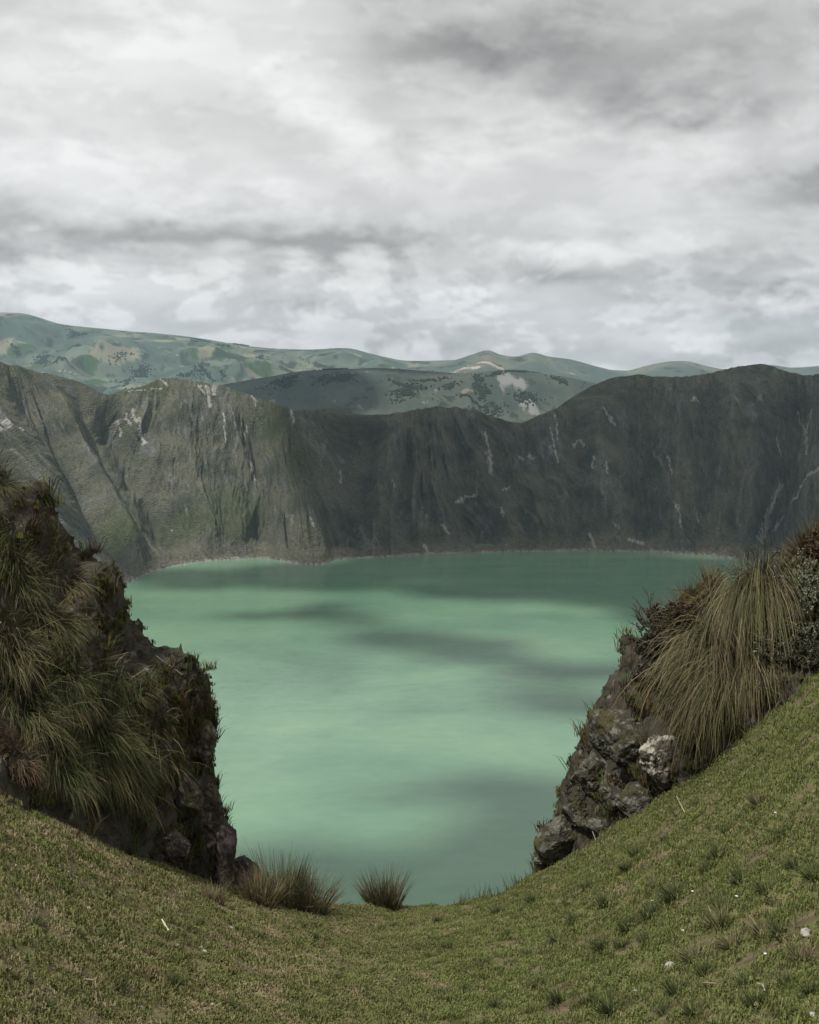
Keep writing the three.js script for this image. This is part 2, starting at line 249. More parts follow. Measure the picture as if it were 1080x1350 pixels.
    c = mixc(c, mixc([0.4, 0.39, 0.36], [0.26, 0.25, 0.225], ss(-0.2, 0.3, f3)), clamp(pale));
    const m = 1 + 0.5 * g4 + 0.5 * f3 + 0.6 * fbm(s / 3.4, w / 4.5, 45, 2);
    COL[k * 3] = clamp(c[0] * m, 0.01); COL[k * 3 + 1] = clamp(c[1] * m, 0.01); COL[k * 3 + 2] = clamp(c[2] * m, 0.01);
    UV[k * 2] = s / 130; UV[k * 2 + 1] = w / 130;
  }
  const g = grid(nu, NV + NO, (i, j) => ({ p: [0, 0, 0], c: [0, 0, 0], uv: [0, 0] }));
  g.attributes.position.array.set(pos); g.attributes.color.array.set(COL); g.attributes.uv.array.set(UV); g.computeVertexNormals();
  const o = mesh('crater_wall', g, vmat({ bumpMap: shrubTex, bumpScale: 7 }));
  tag(o, 'steep eroded crater wall of brown grass and grey rock ringing the lake', 'crater wall', null, 'structure');
}

// ---------------------------------------------------------------- lake
{
  const pts = [[0, 300], [-420, 330], [-760, 520], [-930, 900], [-900, 1350], [-760, 1800], [-640, 2150], [-420, 2600], [0, 2700], [500, 2650], [900, 2300], [1050, 1800], [1150, 1300], [1080, 760], [760, 440], [350, 320]];
  const sh = new THREE.Shape(pts.map(p => new THREE.Vector2(p[0], p[1])));
  const g = new THREE.ShapeGeometry(sh); g.rotateX(-Math.PI / 2);
  const p = g.attributes.position, uv = g.attributes.uv;
  for (let i = 0; i < p.count; i++) uv.setXY(i, p.getX(i) / 90, p.getZ(i) / 90);
  const m = new THREE.MeshPhysicalMaterial({ color: new THREE.Color(0.19, 0.325, 0.212), map: siltTex, roughness: 0.11, roughnessMap: laneTex, ior: 1.33, bumpMap: waveTex, bumpScale: 0.17, side: THREE.DoubleSide });
  const o = mesh('lake_water', g, m); o.position.y = LAKE;
  tag(o, 'milky green crater lake filling the caldera floor', 'lake', null, 'structure');
}

// ---------------------------------------------------------------- hills beyond the crater
function hillSheet(name, label, a0, a1, na, d0, d1, nd, height, colour, uvs) {
  const recs = [];
  const g = grid(na, nd, (i, j) => {
    const px = mix(a0, a1, i / (na - 1)), t = j / (nd - 1), d = mix(d0, d1, t), x = (px - 540) / FOC * d;
    const y = height(px, d, x);
    recs.push([x, y, -d]);
    return { p: [x, y, -d], c: colour(px, d, x, y), uv: [x / uvs, d / uvs] };
  });
  const o = mesh(name, g, vmat({ bumpMap: shrubTex, bumpScale: 3 }));
  tag(o, label, 'hills', null, 'structure');
  const P = recs.map(r => toPixel(...r));
  return (px, py) => { let b = 0, m = 1e9; for (let k = 0; k < P.length; k++) { const e = (P[k][0] - px) ** 2 + (P[k][1] - py) ** 2; if (e < m) { m = e; b = k; } } return new THREE.Vector3(...recs[b]); };
}
const slopeOf = py => { const r = ray(540, py); return r[1]; };
const midRidge = curve([[-400, 520], [250, 512], [345, 498], [400, 489], [450, 487], [500, 485], [560, 489], [610, 492], [650, 489], [700, 491], [760, 500], [810, 512], [870, 530], [1000, 545], [1500, 560]]);
const midHeight = (px, d, x) => {
  const top = slopeOf(midRidge(px)) * 4700, n = fbm(x / 420, d / 420, 3, 5), r = ridged(x / 600 + 4, d / 900, 5, 4) - 0.5;
  const t = (d - 4700) / 1000, f = t < 0 ? Math.pow(-t, 1.25) * 330 : t * t * 420;
  return top - f + (14 * n) * ss(0, 0.25, Math.abs(t)) + n * 4 + 130 * r * ss(0.02, 0.5, -t);
};
const midFind = (px, py) => { for (let d = 3700; d < 5600; d += 4) if (midHeight(px, d, (px - 540) / FOC * d) >= ray(px, py)[1] * d) return [(px - 540) / FOC * d, d]; return [0, 0]; };
const quarry = [[...midFind(666, 500), 60, 150], [...midFind(682, 506), 40, 110], [...midFind(692, 530), 25, 60], [...midFind(703, 540), 28, 60]];
const midAt = hillSheet('middle_hill', 'dark green hill with groves and a pale quarry scar behind the crater rim', 180, 1000, 420, 3700, 5600, 150, midHeight, (px, d, x, y) => {
  const n = fbm(x / 260, d / 260, 7, 4), q = fbm(x / 60, d / 90, 9, 3);
  let c = mixc([0.05, 0.068, 0.056], [0.08, 0.094, 0.074], ss(-0.2, 0.3, n + 0.5 * q));
  if (q > 0.2) c = [0.035, 0.046, 0.03];
  if (q < -0.3 && n > 0) c = [0.17, 0.16, 0.12];
  let pit = 0; for (const [a, b, rx, rd] of quarry) pit = Math.max(pit, Math.exp(-(((x - a) / rx) ** 2 + ((d - b) / rd) ** 2)));
  return mixc(c, [0.2, 0.205, 0.195], ss(0.5, 0.8, pit + 0.5 * q + 0.3 * n + 0.5 * fbm(x / 16, d / 40, 81, 3)));
}, 160);
const farRidge = curve([[-500, 400], [-200, 405], [0, 413], [40, 414], [85, 427], [150, 434], [250, 444], [330, 457], [400, 461], [460, 459], [490, 466], [535, 475], [600, 474], [680, 474], [760, 480], [800, 487], [850, 489], [1000, 490], [1600, 480]]);
const farHeight = (px, d, x) => {
  const T = 9800, top = slopeOf(farRidge(px)) * T, n = fbm(x / 900, d / 900, 13, 5), r = ridged(x / 1500 + 2, d / 1700 + 0.15 * n, 15, 4) - 0.5;
  const t = (d - T) / 4600;
  const low = -330 + 0.11 * top + 40 * n;
  return (t < 0 ? mix(top, low, ss(0, 1, Math.pow(-t, 0.85))) : top - t * 700) + 300 * r * ss(0.03, 0.35, -t) * (1 - 0.4 * ss(0.6, 1, -t)) + 12 * n;
};
const farAt = hillSheet('far_hills', 'broad hazy green mountainside of fields stretching along the horizon', -220, 1300, 700, 5200, 11500, 240, farHeight, (px, d, x, y) => {
  const n = fbm(x / 700, d / 900, 17, 4), q = fbm(x / 130, d / 260, 19, 3), cell = noise(Math.floor(x / 130 + n * 2) * 3.7, Math.floor(d / 220 + n) * 5.3, 21);
  let c = mixc([0.07, 0.1, 0.078], [0.125, 0.148, 0.112], ss(-0.25, 0.3, n + 0.7 * cell + 0.3 * q));
  if (q + 0.3 * n > 0.18) c = [0.035, 0.05, 0.034];
  if (cell > 0.3 && q < 0.08) c = [0.19, 0.185, 0.13];
  const c2 = noise(Math.floor((x + d * 0.3) / 70 + q) * 3.1, Math.floor((d - x * 0.4) / 130) * 4.7, 87); c = c.map(v => v * (1 + 0.35 * c2));
  if (cell < -0.32 && q < 0.1) c = [0.05, 0.085, 0.035];
  const gul = ridged(x / 380 + n, d / 900, 83, 3); if (gul > 0.78) c = mixc(c, [0.03, 0.045, 0.03], 0.7);
  if (fbm(x / 45, d / 120, 61, 3) > 0.3) c = mixc(c, [0.025, 0.038, 0.025], 0.8);
  return c;
}, 400);
const coneRidge = curve([[430, 520], [500, 490], [560, 482], [600, 474], [622, 467], [642, 462], [660, 468], [680, 470], [702, 465], [722, 470], [750, 474], [790, 484], [820, 489], [850, 482], [880, 477], [905, 477], [930, 483], [955, 487], [985, 486], [1010, 481], [1040, 484], [1080, 482], [1150, 478], [1400, 470]]);
hillSheet('distant_peaks', 'row of small rounded blue green peaks on the skyline', 430, 1300, 440, 6000, 9800, 110, (px, d, x) => {
  const T = 8300, top = slopeOf(coneRidge(px)) * T, n = fbm(x / 500, d / 500, 23, 4), r = ridged(x / 900, d / 1200, 25, 4) - 0.5, t = (d - T) / 2300;
  return top - (t < 0 ? Math.pow(-t, 1.2) * 330 : t * 500) + 90 * r * ss(0.04, 0.5, -t) + 8 * n;
}, (px, d, x, y) => {
  const n = fbm(x / 400, d / 600, 27, 4), q = fbm(x / 110, d / 200, 29, 3);
  let c = mixc([0.072, 0.1, 0.085], [0.15, 0.155, 0.12], ss(-0.1, 0.35, n + 0.4 * q));
  if (q > 0.2) c = [0.04, 0.055, 0.035];
  if (d < 7700 && n + q > 0.3) c = [0.36, 0.32, 0.24];
  return c;
}, 400);
// the land that all the hills stand on
{
  const g = new THREE.PlaneGeometry(13000, 11000, 1, 1); g.rotateX(-Math.PI / 2);
  const o = mesh('valley_floor', g, new THREE.MeshStandardMaterial({ color: new THREE.Color(0.085, 0.1, 0.06), roughness: 1 })); o.position.set(1000, -620, -6000);
  tag(o, 'low green valley land under the hills', 'valley', null, 'structure');
}
// ---------------------------------------------------------------- clouds overhead, whose shadows lie on the lake, the wall and the hill
{
  const base = new THREE.IcosahedronGeometry(1, 7);
  const m = new THREE.MeshPhysicalMaterial({ color: new THREE.Color(0.93, 0.93, 0.93), roughness: 1, transmission: 0.06, thickness: 0, side: THREE.DoubleSide });
  const cloud = (label, altitude, puffs) => {
    const gs_ = [];
    puffs.forEach(([p, rx, rz], k) => {
      const q = p.clone().addScaledVector(SUN, (altitude - p.y) / SUN.y);
      const g = base.clone(), a = g.attributes.position;
      for (let i = 0; i < a.count; i++) {
        const x = a.getX(i), y = a.getY(i), z = a.getZ(i), f = 1 + 0.55 * fbm(x * 1.7 + k * 3.3, y * 1.7, z * 1.7, 4);
        a.setXYZ(i, x * rx * f, y * Math.min(rx, rz) * (y < 0 ? 0.2 : 0.5) * f, z * rz * f);
      }
      g.translate(q.x, q.y, q.z); gs_.push(g);
    });
    const g = mergeVertices(mergeGeometries(gs_)); g.computeVertexNormals();
    tag(mesh('cloud', g, m), label, 'cloud', 'clouds drifting over the crater');
  };
  cloud('long thick grey cloud hanging over the dark right hand crater wall', 1500, [
    [wallAt(480, 640), 125, 330], [wallAt(520, 620), 210, 340], [wallAt(620, 640), 240, 330], [wallAt(720, 620), 240, 380], [wallAt(820, 600), 260, 380], [wallAt(930, 600), 280, 380], [wallAt(1060, 600), 330, 420], [wallAt(440, 570), 60, 170],
    [lakePoint(560, 742), 170, 150], [lakePoint(700, 748), 230, 220], [lakePoint(850, 762), 260, 260], [lakePoint(960, 780), 200, 220], [lakePoint(1040, 800), 260, 300], [lakePoint(400, 752), 130, 70], [lakePoint(300, 757), 90, 45]]);
  const wisps = (a) => { const out = []; for (const [x, y, rx, ry, n, r] of a) for (let k = 0; k < n; k++) { const p = lakePoint(x + gs() * rx, y + gs() * ry), q = r * rr(0.5, 1.3); out.push([p, q * rr(1.2, 2.4), q * rr(0.6, 1)]); } return out; };
  cloud('flat ragged cloud floating over the near end of the lake', 1350, [...wisps([[560, 1170, 260, 50, 12, 55], [740, 1060, 120, 40, 8, 45], [380, 1120, 120, 25, 6, 35], [640, 1060, 150, 25, 6, 28]]), [lakePoint(560, 1240), 190, 80], [lakePoint(800, 1120), 150, 90]]);
  cloud('thin wispy cloud streak floating over the middle of the lake', 1400, wisps([[420, 815, 90, 12, 7, 34], [560, 845, 110, 14, 9, 38], [660, 865, 80, 10, 6, 30]]));
  cloud('small wispy cloud floating above the eastern side of the lake', 1400, wisps([[770, 890, 60, 12, 9, 34], [740, 920, 60, 12, 8, 32], [800, 935, 50, 14, 7, 32]]));
  cloud('ragged cloud bank floating along the far shore of the lake', 1450, wisps([[280, 760, 90, 10, 8, 48], [430, 766, 120, 12, 10, 55], [600, 765, 120, 14, 10, 60], [760, 775, 110, 16, 10, 65], [880, 790, 80, 20, 8, 60]]));
  cloud('wide grey cloud hanging above the hill behind the crater rim', 1700, [
    [midAt(450, 515), 420, 420], [midAt(560, 515), 480, 420], [midAt(690, 530), 420, 380], [midAt(380, 520), 300, 400]]);
}

// ---------------------------------------------------------------- grassy slope and the two banks, as height and solid functions
const leftRise = curve([[-20, 1.06], [8.5, 1.06], [10, 0.87], [11.5, 0.62], [12.6, 0.2], [13.2, 0.08], [60, 0.08]]);
function G(x, d, fine = true) {
  const x2 = x * x, R = x > 0 ? 12 * (1 - Math.exp(-0.202 * x2 / 12)) : 8 * (1 - Math.exp(-0.165 * x2 / 8)) * leftRise(d);
  const b = 13 - 0.14 * Math.min(x2, 16) + 0.3 * fbm(x * 1.1, 3, 1, 2) + 0.35 * fbm(x * 3.3, 5, 2, 3), e = d - b;
  let y = -1.6 - 0.338 * d + R * ss(-6, 4, d);
  if (e > 0) y -= e < 1 ? 0.9 * e * e : 0.9 + 1.8 * (e - 1);
  y += 0.16 * fbm(x * 0.8, d * 0.8, 5, 3);
  if (fine) y += 0.055 * fbm(x * 2.6, d * 2.6, 6, 3) + 0.02 * Math.max(0, fbm(x * 8, d * 8, 7, 2));
  return y;
}
const PL = curve([[-12, 1.6], [-5.2, 0.0], [-4.2, -0.55], [-3.78, -0.95], [-3.52, -1.2], [-3.36, -1.75], [-3.24, -1.95], [-2.98, -2.0], [-2.88, -2.35], [-2.76, -2.68], [-2.55, -2.82], [-2.28, -3.05], [-2.1, -3.4], [-2.0, -3.9], [-1.95, -4.6], [-1.85, -6.6], [-1.6, -9]]);
const DL = curve([[-8, 10], [-3.74, 11], [-2.05, 12.3], [0, 12.5]]);
const PR = curve([[1.1, -9], [1.4, -6.5], [1.52, -5.7], [1.68, -5.1], [1.9, -4.5], [2.08, -3.9], [2.22, -3.65], [2.36, -3.4], [2.5, -3.12], [3.06, -2.5], [4.08, -1.7], [5.5, -0.7], [12, 1]]);
const DR = curve([[1.0, 13.1], [2, 13], [3, 12.8], [4, 12.3], [6, 11.5]]);
function topL(x, d) {
  const q = -(x + 2.9) * 0.976 + (d - 8.5) * 0.22 - 0.04 * ss(10.8, 12, d), st = mix(1.5, 4, ss(8.6, 12, d)), r = DL(x);
  let t = smin(PL(x) - 0.32 * Math.max(0, r - d), G(x, d, false) - 0.06 + st * q + 1.7 * ss(0, 0.22, q) * ss(10.2, 11.8, d), 0.3);
  if (d > r + 0.5) t -= 2.6 * (d - r - 0.5);
  return t;
}
function topR(x, d) {
  const q = (x - 1.35) * 0.648 + (d - 13) * 0.76 - 0.08 * Math.sin(clamp((x - 1.4) / 2.2) * 3.14) + 0.26 * ss(2.6, 3.6, x), st = mix(3.6, 1.7, ss(2.2, 4, x)), r = DR(x);
  let t = smin(PR(x) - 0.35 * Math.max(0, r - d), G(x, d, false) - 0.05 + st * q, 0.25);
  if (d > r + 0.5) t -= 2.6 * (d - r - 0.5);
  return t;
}
const hollow = at(258, 1140, 11.95);
function bank(top, x, y, d, lumps, crag) {
  const t = top(x, d), e = 0.06, sx = (top(x + e, d) - t) / e, sd = (top(x, d + e) - t) / e;
  let f = (y - t) / Math.sqrt(1 + sx * sx + sd * sd);
  if (Math.abs(f) > 0.9) return f;
  const steep = ss(1.2, 2.8, Math.hypot(sx, sd));
  f -= lumps * fbm(x * 1.5, y * 1.5, d * 1.5, 3) + 0.075 * fbm(x * 4.5 + 9, y * 4.5, d * 4.5, 3);
  f -= steep * crag * (ridged(x * 2.6, y * 1.7, d * 2.6, 4) - 0.5) + 0.03 * fbm(x * 15, y * 15, d * 15, 2);
  return f;
}
function FL(x, y, d) { let f = bank(topL, x, y, d, 0.2, 0.13); if (x > -3) f = smax(f, 0.27 - Math.hypot(x - hollow.x, (y - hollow.y) * 0.8, d + hollow.z), 0.12); return f; }
function FR(x, y, d) { return bank(topR, x, y, d, 0.24, 0.2); }
function F(x, y, d) { const g = (y - G(x, d)) * 0.9; return Math.min(g, x < -0.8 ? FL(x, y, d) : x > 0.6 ? FR(x, y, d) : 9); }
function hit(px, py) {
  const r = ray(px, py);
  for (let d = 3.5; d < 16; d += 0.02) if (F(r[0] * d, r[1] * d, d) < 0) return new THREE.Vector3(r[0] * d, r[1] * d, -d);
  return hit(px < 540 ? px - 3 : px + 3, py + 1);
}
function normalAt(p) { const e = 0.05, d = -p.z, f = F(p.x, p.y, d); return new THREE.Vector3(F(p.x + e, p.y, d) - f, F(p.x, p.y + e, d) - f, -(F(p.x, p.y, d + e) - f)).normalize(); }
function solid(f, lo, hi, h) {                                        // surface of f = 0 on a grid, in x, y, d
  const n = [0, 1, 2].map(k => Math.ceil((hi[k] - lo[k]) / h) + 1), [nx, ny, nz] = n, V = new Float32Array(nx * ny * nz);
  for (let k = 0, q = 0; k < nz; k++) for (let j = 0; j < ny; j++) for (let i = 0; i < nx; i++, q++) V[q] = f(lo[0] + i * h, lo[1] + j * h, lo[2] + k * h);
  const id = new Int32Array(nx * ny * nz).fill(-1), P = [], I = [], off = [];
  for (let c = 0; c < 8; c++) off.push((c & 1) + ((c >> 1) & 1) * nx + ((c >> 2) & 1) * nx * ny);
  for (let k = 0; k < nz - 1; k++) for (let j = 0; j < ny - 1; j++) for (let i = 0; i < nx - 1; i++) {
    const q = i + j * nx + k * nx * ny; let s = 0; for (let c = 0; c < 8; c++) if (V[q + off[c]] < 0) s++;
    if (s === 0 || s === 8) continue;
    let x = 0, y = 0, z = 0, m = 0;
    for (let a = 0; a < 8; a++) for (const b of [1, 2, 4]) if (!(a & b)) {
      const va = V[q + off[a]], vb = V[q + off[a | b]]; if ((va < 0) === (vb < 0)) continue;
      const t = va / (va - vb); x += (a & 1) + (b === 1 ? t : 0); y += ((a >> 1) & 1) + (b === 2 ? t : 0); z += ((a >> 2) & 1) + (b === 4 ? t : 0); m++;
    }
    id[q] = P.length / 3; P.push(lo[0] + (i + x / m) * h, lo[1] + (j + y / m) * h, -(lo[2] + (k + z / m) * h));
  }
  const quad = (a, b, c, d, flip) => { if (a < 0 || b < 0 || c < 0 || d < 0) return; flip ? I.push(a, b, c, a, c, d) : I.push(a, c, b, a, d, c); };
  const sy = nx, sz = nx * ny;
  for (let k = 1; k < nz - 1; k++) for (let j = 1; j < ny - 1; j++) for (let i = 1; i < nx - 1; i++) {
    const q = i + j * sy + k * sz, v = V[q] < 0;
    if (v !== V[q + 1] < 0) quad(id[q], id[q - sy], id[q - sy - sz], id[q - sz], v);
    if (v !== V[q + sy] < 0) quad(id[q], id[q - sz], id[q - sz - 1], id[q - 1], v);
    if (v !== V[q + sz] < 0) quad(id[q], id[q - 1], id[q - 1 - sy], id[q - sy], v);
  }
  // keep only the one connected body
  const par = new Int32Array(P.length / 3).map((_, i) => i), find = a => { while (par[a] !== a) { par[a] = par[par[a]]; a = par[a]; } return a; };
  for (let i = 0; i < I.length; i += 3) { par[find(I[i])] = find(I[i + 1]); par[find(I[i + 2])] = find(I[i + 1]); }
  const size = {}; for (let i = 0; i < par.length; i++) { const r = find(i); size[r] = (size[r] || 0) + 1; }
  const main = +Object.keys(size).reduce((a, b) => size[a] > size[b] ? a : b), map = new Int32Array(par.length).fill(-1), P2 = [], I2 = [];
  for (let i = 0; i < par.length; i++) if (find(i) === main) { map[i] = P2.length / 3; P2.push(P[i * 3], P[i * 3 + 1], P[i * 3 + 2]); }
  for (let i = 0; i < I.length; i++) if (map[I[i]] >= 0) I2.push(map[I[i]]);
  const g = new THREE.BufferGeometry(); g.setAttribute('position', new THREE.Float32BufferAttribute(P2, 3)); g.setIndex(I2); g.computeVertexNormals();
  return g;
}
function paint(g, f) {                                               // colour from place and matter, uv in metres
  const p = g.attributes.position, n = g.attributes.normal, C = new Float32Array(p.count * 3), U = new Float32Array(p.count * 2);
  for (let i = 0; i < p.count; i++) { C.set(f(p.getX(i), p.getY(i), p.getZ(i), n ? n.getY(i) : 1), i * 3); U[i * 2] = p.getX(i) * 1.3 + p.getZ(i) * 0.9; U[i * 2 + 1] = p.getY(i) * 1.3 + p.getZ(i) * 0.6; }
  g.setAttribute('color', new THREE.BufferAttribute(C, 3)); g.setAttribute('uv', new THREE.BufferAttribute(U, 2)); return g;
}
const TURF = [0.155, 0.186, 0.06], OLIVE = [0.15, 0.158, 0.064], TAN = [0.29, 0.24, 0.15], SOIL = [0.064, 0.055, 0.036], MOSS = [0.11, 0.115, 0.03], DARKSOIL = [0.042, 0.035, 0.026], ROCK = [0.088, 0.083, 0.066], PINK = [0.27, 0.21, 0.185];
function turfColour(x, d) {
  const a = fbm(x * 0.9, d * 0.9, 31, 4), b = fbm(x * 4, d * 4, 33, 3), c = fbm(x * 0.5 + 5, d * 0.5, 35, 3);
  const right = ss(-1.2, 1.0, x + 0.8 * c);                            // the right slope carries greener turf, the left more worn
  let k = mixc(OLIVE, TURF, clamp(0.25 + 0.6 * right + 0.9 * a));
  k = mixc(k, TAN, ss(0.08, 0.38, b + 0.5 * c + 0.4 * a - 0.10 * right + (1 - right) * 0.05) * 0.8);
  return k;
}
{
  const xs = [], ds = [];
  for (let x = -70; x < -8; x += 4) xs.push(x); for (let x = -8; x <= 8; x += 0.055) xs.push(x); for (let x = 9; x < 72; x += 4) xs.push(x);
  for (let d = -60; d < -4; d += 4) ds.push(d); for (let d = -4; d <= 15; d += 0.055) ds.push(d); for (let d = 15.3; d < 52; d += 1.2) ds.push(d);
  const g = grid(xs.length, ds.length, (i, j) => {
    const x = xs[i], d = ds[j], y = G(x, d), b = fbm(x * 5, d * 5, 41, 3), a = fbm(x * 1.1, d * 1.1, 43, 3);
    const earth = mixc([0.085, 0.066, 0.038], [0.155, 0.13, 0.08], ss(-0.2, 0.25, fbm(x * 16, d * 16, 47, 3)));
    const k = mixc(mixc(earth, turfColour(x, d), 0.5), earth, ss(0.08, 0.34, b + 0.5 * a));
    return { p: [x, y, -d], c: k, uv: [x / 0.7, d / 0.7] };
  });
  tag(mesh('grassy_ground', g, vmat({ bumpMap: roughTex, bumpScale: 0.02 })), 'worn grassy slope dropping to the crater edge', 'ground', null, 'structure');
}
// matter of the banks: dark soil, moss cushions, bare rock
function bankColour(x, y, z, ny) {
  const a = fbm(x * 2.2, y * 2.2, z * 2.2, 4), b = fbm(x * 7, y * 7, z * 7 + 4, 3), c = fbm(x * 20, y * 20, z * 20, 2);
  let k = mixc(DARKSOIL, SOIL, ss(-0.3, 0.3, b + c));
  k = mixc(k, [0.105, 0.072, 0.043], ss(0.2, 0.4, a + 0.6 * b + 0.4 * c) * 0.6);
  if (ny > 0.3 + 0.5 * b) k = mixc(k, MOSS, ss(-0.2, 0.08, a + 0.6 * c + 0.05) * 0.95);
  if (ny < 0.45 + 0.4 * a) k = mixc(k, mixc(ROCK, [0.055, 0.052, 0.041], ss(-0.15, 0.2, b)), ss(0.0, 0.2, b + 0.7 * c + 0.05));
  if (ny < 0.5 && b + c > 0.52) k = [0.2, 0.19, 0.17];
  return k;
}
const bankMat = vmat({ bumpMap: roughTex, bumpScale: 0.035, roughness: 1 });
const bankL = paint(solid(FL, [-6.5, -7.2, 7.6], [-1.2, 1.6, 14.6], 0.042), bankColour);
const bankR = paint(solid(FR, [0.9, -7.4, 9.8], [6.6, 1.2, 15], 0.042), bankColour);
tag(mesh('earth_bank', bankL, bankMat), 'tall mossy earth bank with a sheer rocky end beside the tussocks', 'bank');
tag(mesh('earth_bank', bankR, bankMat), 'rocky earth bank under the long hanging grass above green turf', 'bank');

// ---------------------------------------------------------------- boulders in the banks
function boulder(p, r, s, colour, label, turn = 0) {
  let g = mergeVertices(new THREE.IcosahedronGeometry(1, 36).deleteAttribute('uv').deleteAttribute('normal'));
  const a = g.attributes.position, cuts = [];
  for (let k = 0; k < 17; k++) cuts.push([new THREE.Vector3(gs(), gs(), gs()).normalize(), rr(0.72, 1.02)]);
  for (let i = 0; i < a.count; i++) {
    const v = new THREE.Vector3().fromBufferAttribute(a, i), x = v.x * 1.1 + s, y = v.y * 1.1, z = v.z * 1.1;
    let f = 1.25; for (const [n, k] of cuts) { const c = n.dot(v); if (c > 0.05) f = Math.min(f, k / c); }                 // broken, flat faces
    f += 0.16 * fbm(x * 1.6, y * 1.6, z * 1.6, 3) + 0.10 * (ridged(x * 2.4, y * 2.4, z * 2.4, 3) - 0.5) + 0.07 * fbm(x * 9, y * 9, z * 9, 4);
    v.multiplyScalar(f); a.setXYZ(i, v.x * r[0], v.y * r[1], v.z * r[2]);
  }
  g.computeVertexNormals();
  paint(g, (x, y, z, ny) => colour(x * 1.0 + s * 3, y, z, ny));
  const o = mesh('boulder', g, vmat({ bumpMap: roughTex, bumpScale: 0.03 })); o.position.copy(p); o.rotation.y = turn;
  tag(o, label, 'boulder'); return o;
}
const lichened = (x, y, z) => { const a = fbm(x * 4, y * 4, z * 4, 4), b = fbm(x * 14, y * 14, z * 14, 3); let k = mixc([0.042, 0.039, 0.029], [0.094, 0.09, 0.07], ss(-0.2, 0.3, a + b)); const c = fbm(x * 45, y * 45, z * 45, 2); if (c + b + 0.4 * a > 0.3) k = mixc(k, [0.19, 0.19, 0.165], 0.75); if (a < -0.15) k = mixc(k, [0.075, 0.07, 0.03], 0.6); return k; };
const whitened = (x, y, z) => { const a = fbm(x * 3, y * 3, z * 3, 4), b = fbm(x * 16, y * 16, z * 16, 3); return mixc([0.095, 0.085, 0.07], [0.40, 0.39, 0.33], ss(-0.12, 0.2, a + 0.8 * b)); };
const pinkish = (x, y, z) => { const a = fbm(x * 4, y * 3, z * 4, 4), b = fbm(x * 14, y * 14, z * 14, 3); let k = mixc([0.085, 0.07, 0.065], PINK, ss(-0.25, 0.25, a + b)); if (b > 0.22) k = [0.28, 0.24, 0.22]; return k; };
boulder(at(806, 968, 12.8), [0.20, 0.32, 0.3], 3, lichened, 'dark lichen covered boulder jutting over the lake above the pale one', 0.4);
boulder(at(838, 985, 12.55), [0.2, 0.26, 0.24], 43, lichened, 'dark boulder wedged between the topmost jutting boulder and pale one', 1.9);
boulder(at(786, 1022, 12.85), [0.19, 0.25, 0.26], 7, lichened, 'dark craggy boulder wedged under the topmost jutting boulder', 1.2);
boulder(at(810, 1045, 12.65), [0.2, 0.22, 0.24], 47, lichened, 'rugged boulder in the middle of the rocky bank', 0.1);
boulder(at(764, 1066, 12.9), [0.17, 0.22, 0.24], 51, lichened, 'narrow dark boulder on the lake side of the rocky bank', 2.9);
boulder(at(786, 1090, 12.75), [0.17, 0.16, 0.2], 55, lichened, 'small rugged boulder close above the turf edge', 0.7);
boulder(at(738, 1108, 12.9), [0.19, 0.23, 0.26], 11, lichened, 'low dark boulder at the foot of the rocky bank', 2.2);
boulder(at(722, 1132, 13.0), [0.12, 0.12, 0.16], 59, lichened, 'lowest small boulder where the rocky bank meets the edge', 1.4);
boulder(at(868, 1000, 12.2), [0.26, 0.28, 0.18], 15, whitened, 'boulder crusted with white lichen below the hanging grass', 0.8);
boulder(at(840, 1062, 12.3), [0.22, 0.2, 0.2], 19, lichened, 'squat grey boulder where the turf meets the rocky bank', 0.2);
boulder(at(292, 1142, 12.55), [0.17, 0.44, 0.24], 23, pinkish, 'upright pinkish rock standing at the foot of the cliff', 0.5);
boulder(at(318, 1164, 12.75), [0.14, 0.32, 0.2], 27, pinkish, 'smaller pinkish rock leaning between the cliff and straw tussock', 1.5);
boulder(at(270, 1112, 12.45), [0.15, 0.25, 0.2], 31, pinkish, 'rough brown rock above the dark hollow in the bank', 2.5);

const mossy = (x, y, z) => { const a = fbm(x * 4, y * 4, z * 4, 4), b = fbm(x * 14, y * 14, z * 14, 3); let k = mixc([0.06, 0.05, 0.04], [0.15, 0.13, 0.11], ss(-0.25, 0.3, a + b)); if (a + 0.5 * b > 0.12) k = mixc(k, [0.08, 0.08, 0.03], 0.7); if (b > 0.25) k = [0.22, 0.2, 0.18]; return k; };
boulder(hit(262, 985), [0.16, 0.3, 0.22], 63, mossy, 'mossy brown rock high in the sheer end of the bank', 0.3);
boulder(hit(240, 1050), [0.2, 0.24, 0.18], 67, mossy, 'mossy brown rock halfway down the sheer end of the bank', 1.1);
boulder(hit(272, 1070), [0.14, 0.26, 0.2], 71, mossy, 'grey brown rock just above the upright pinkish rock', 2.0);
boulder(hit(222, 1118), [0.18, 0.18, 0.16], 75, mossy, 'low mossy rock between the dark hollow and the hanging tussocks', 0.9);
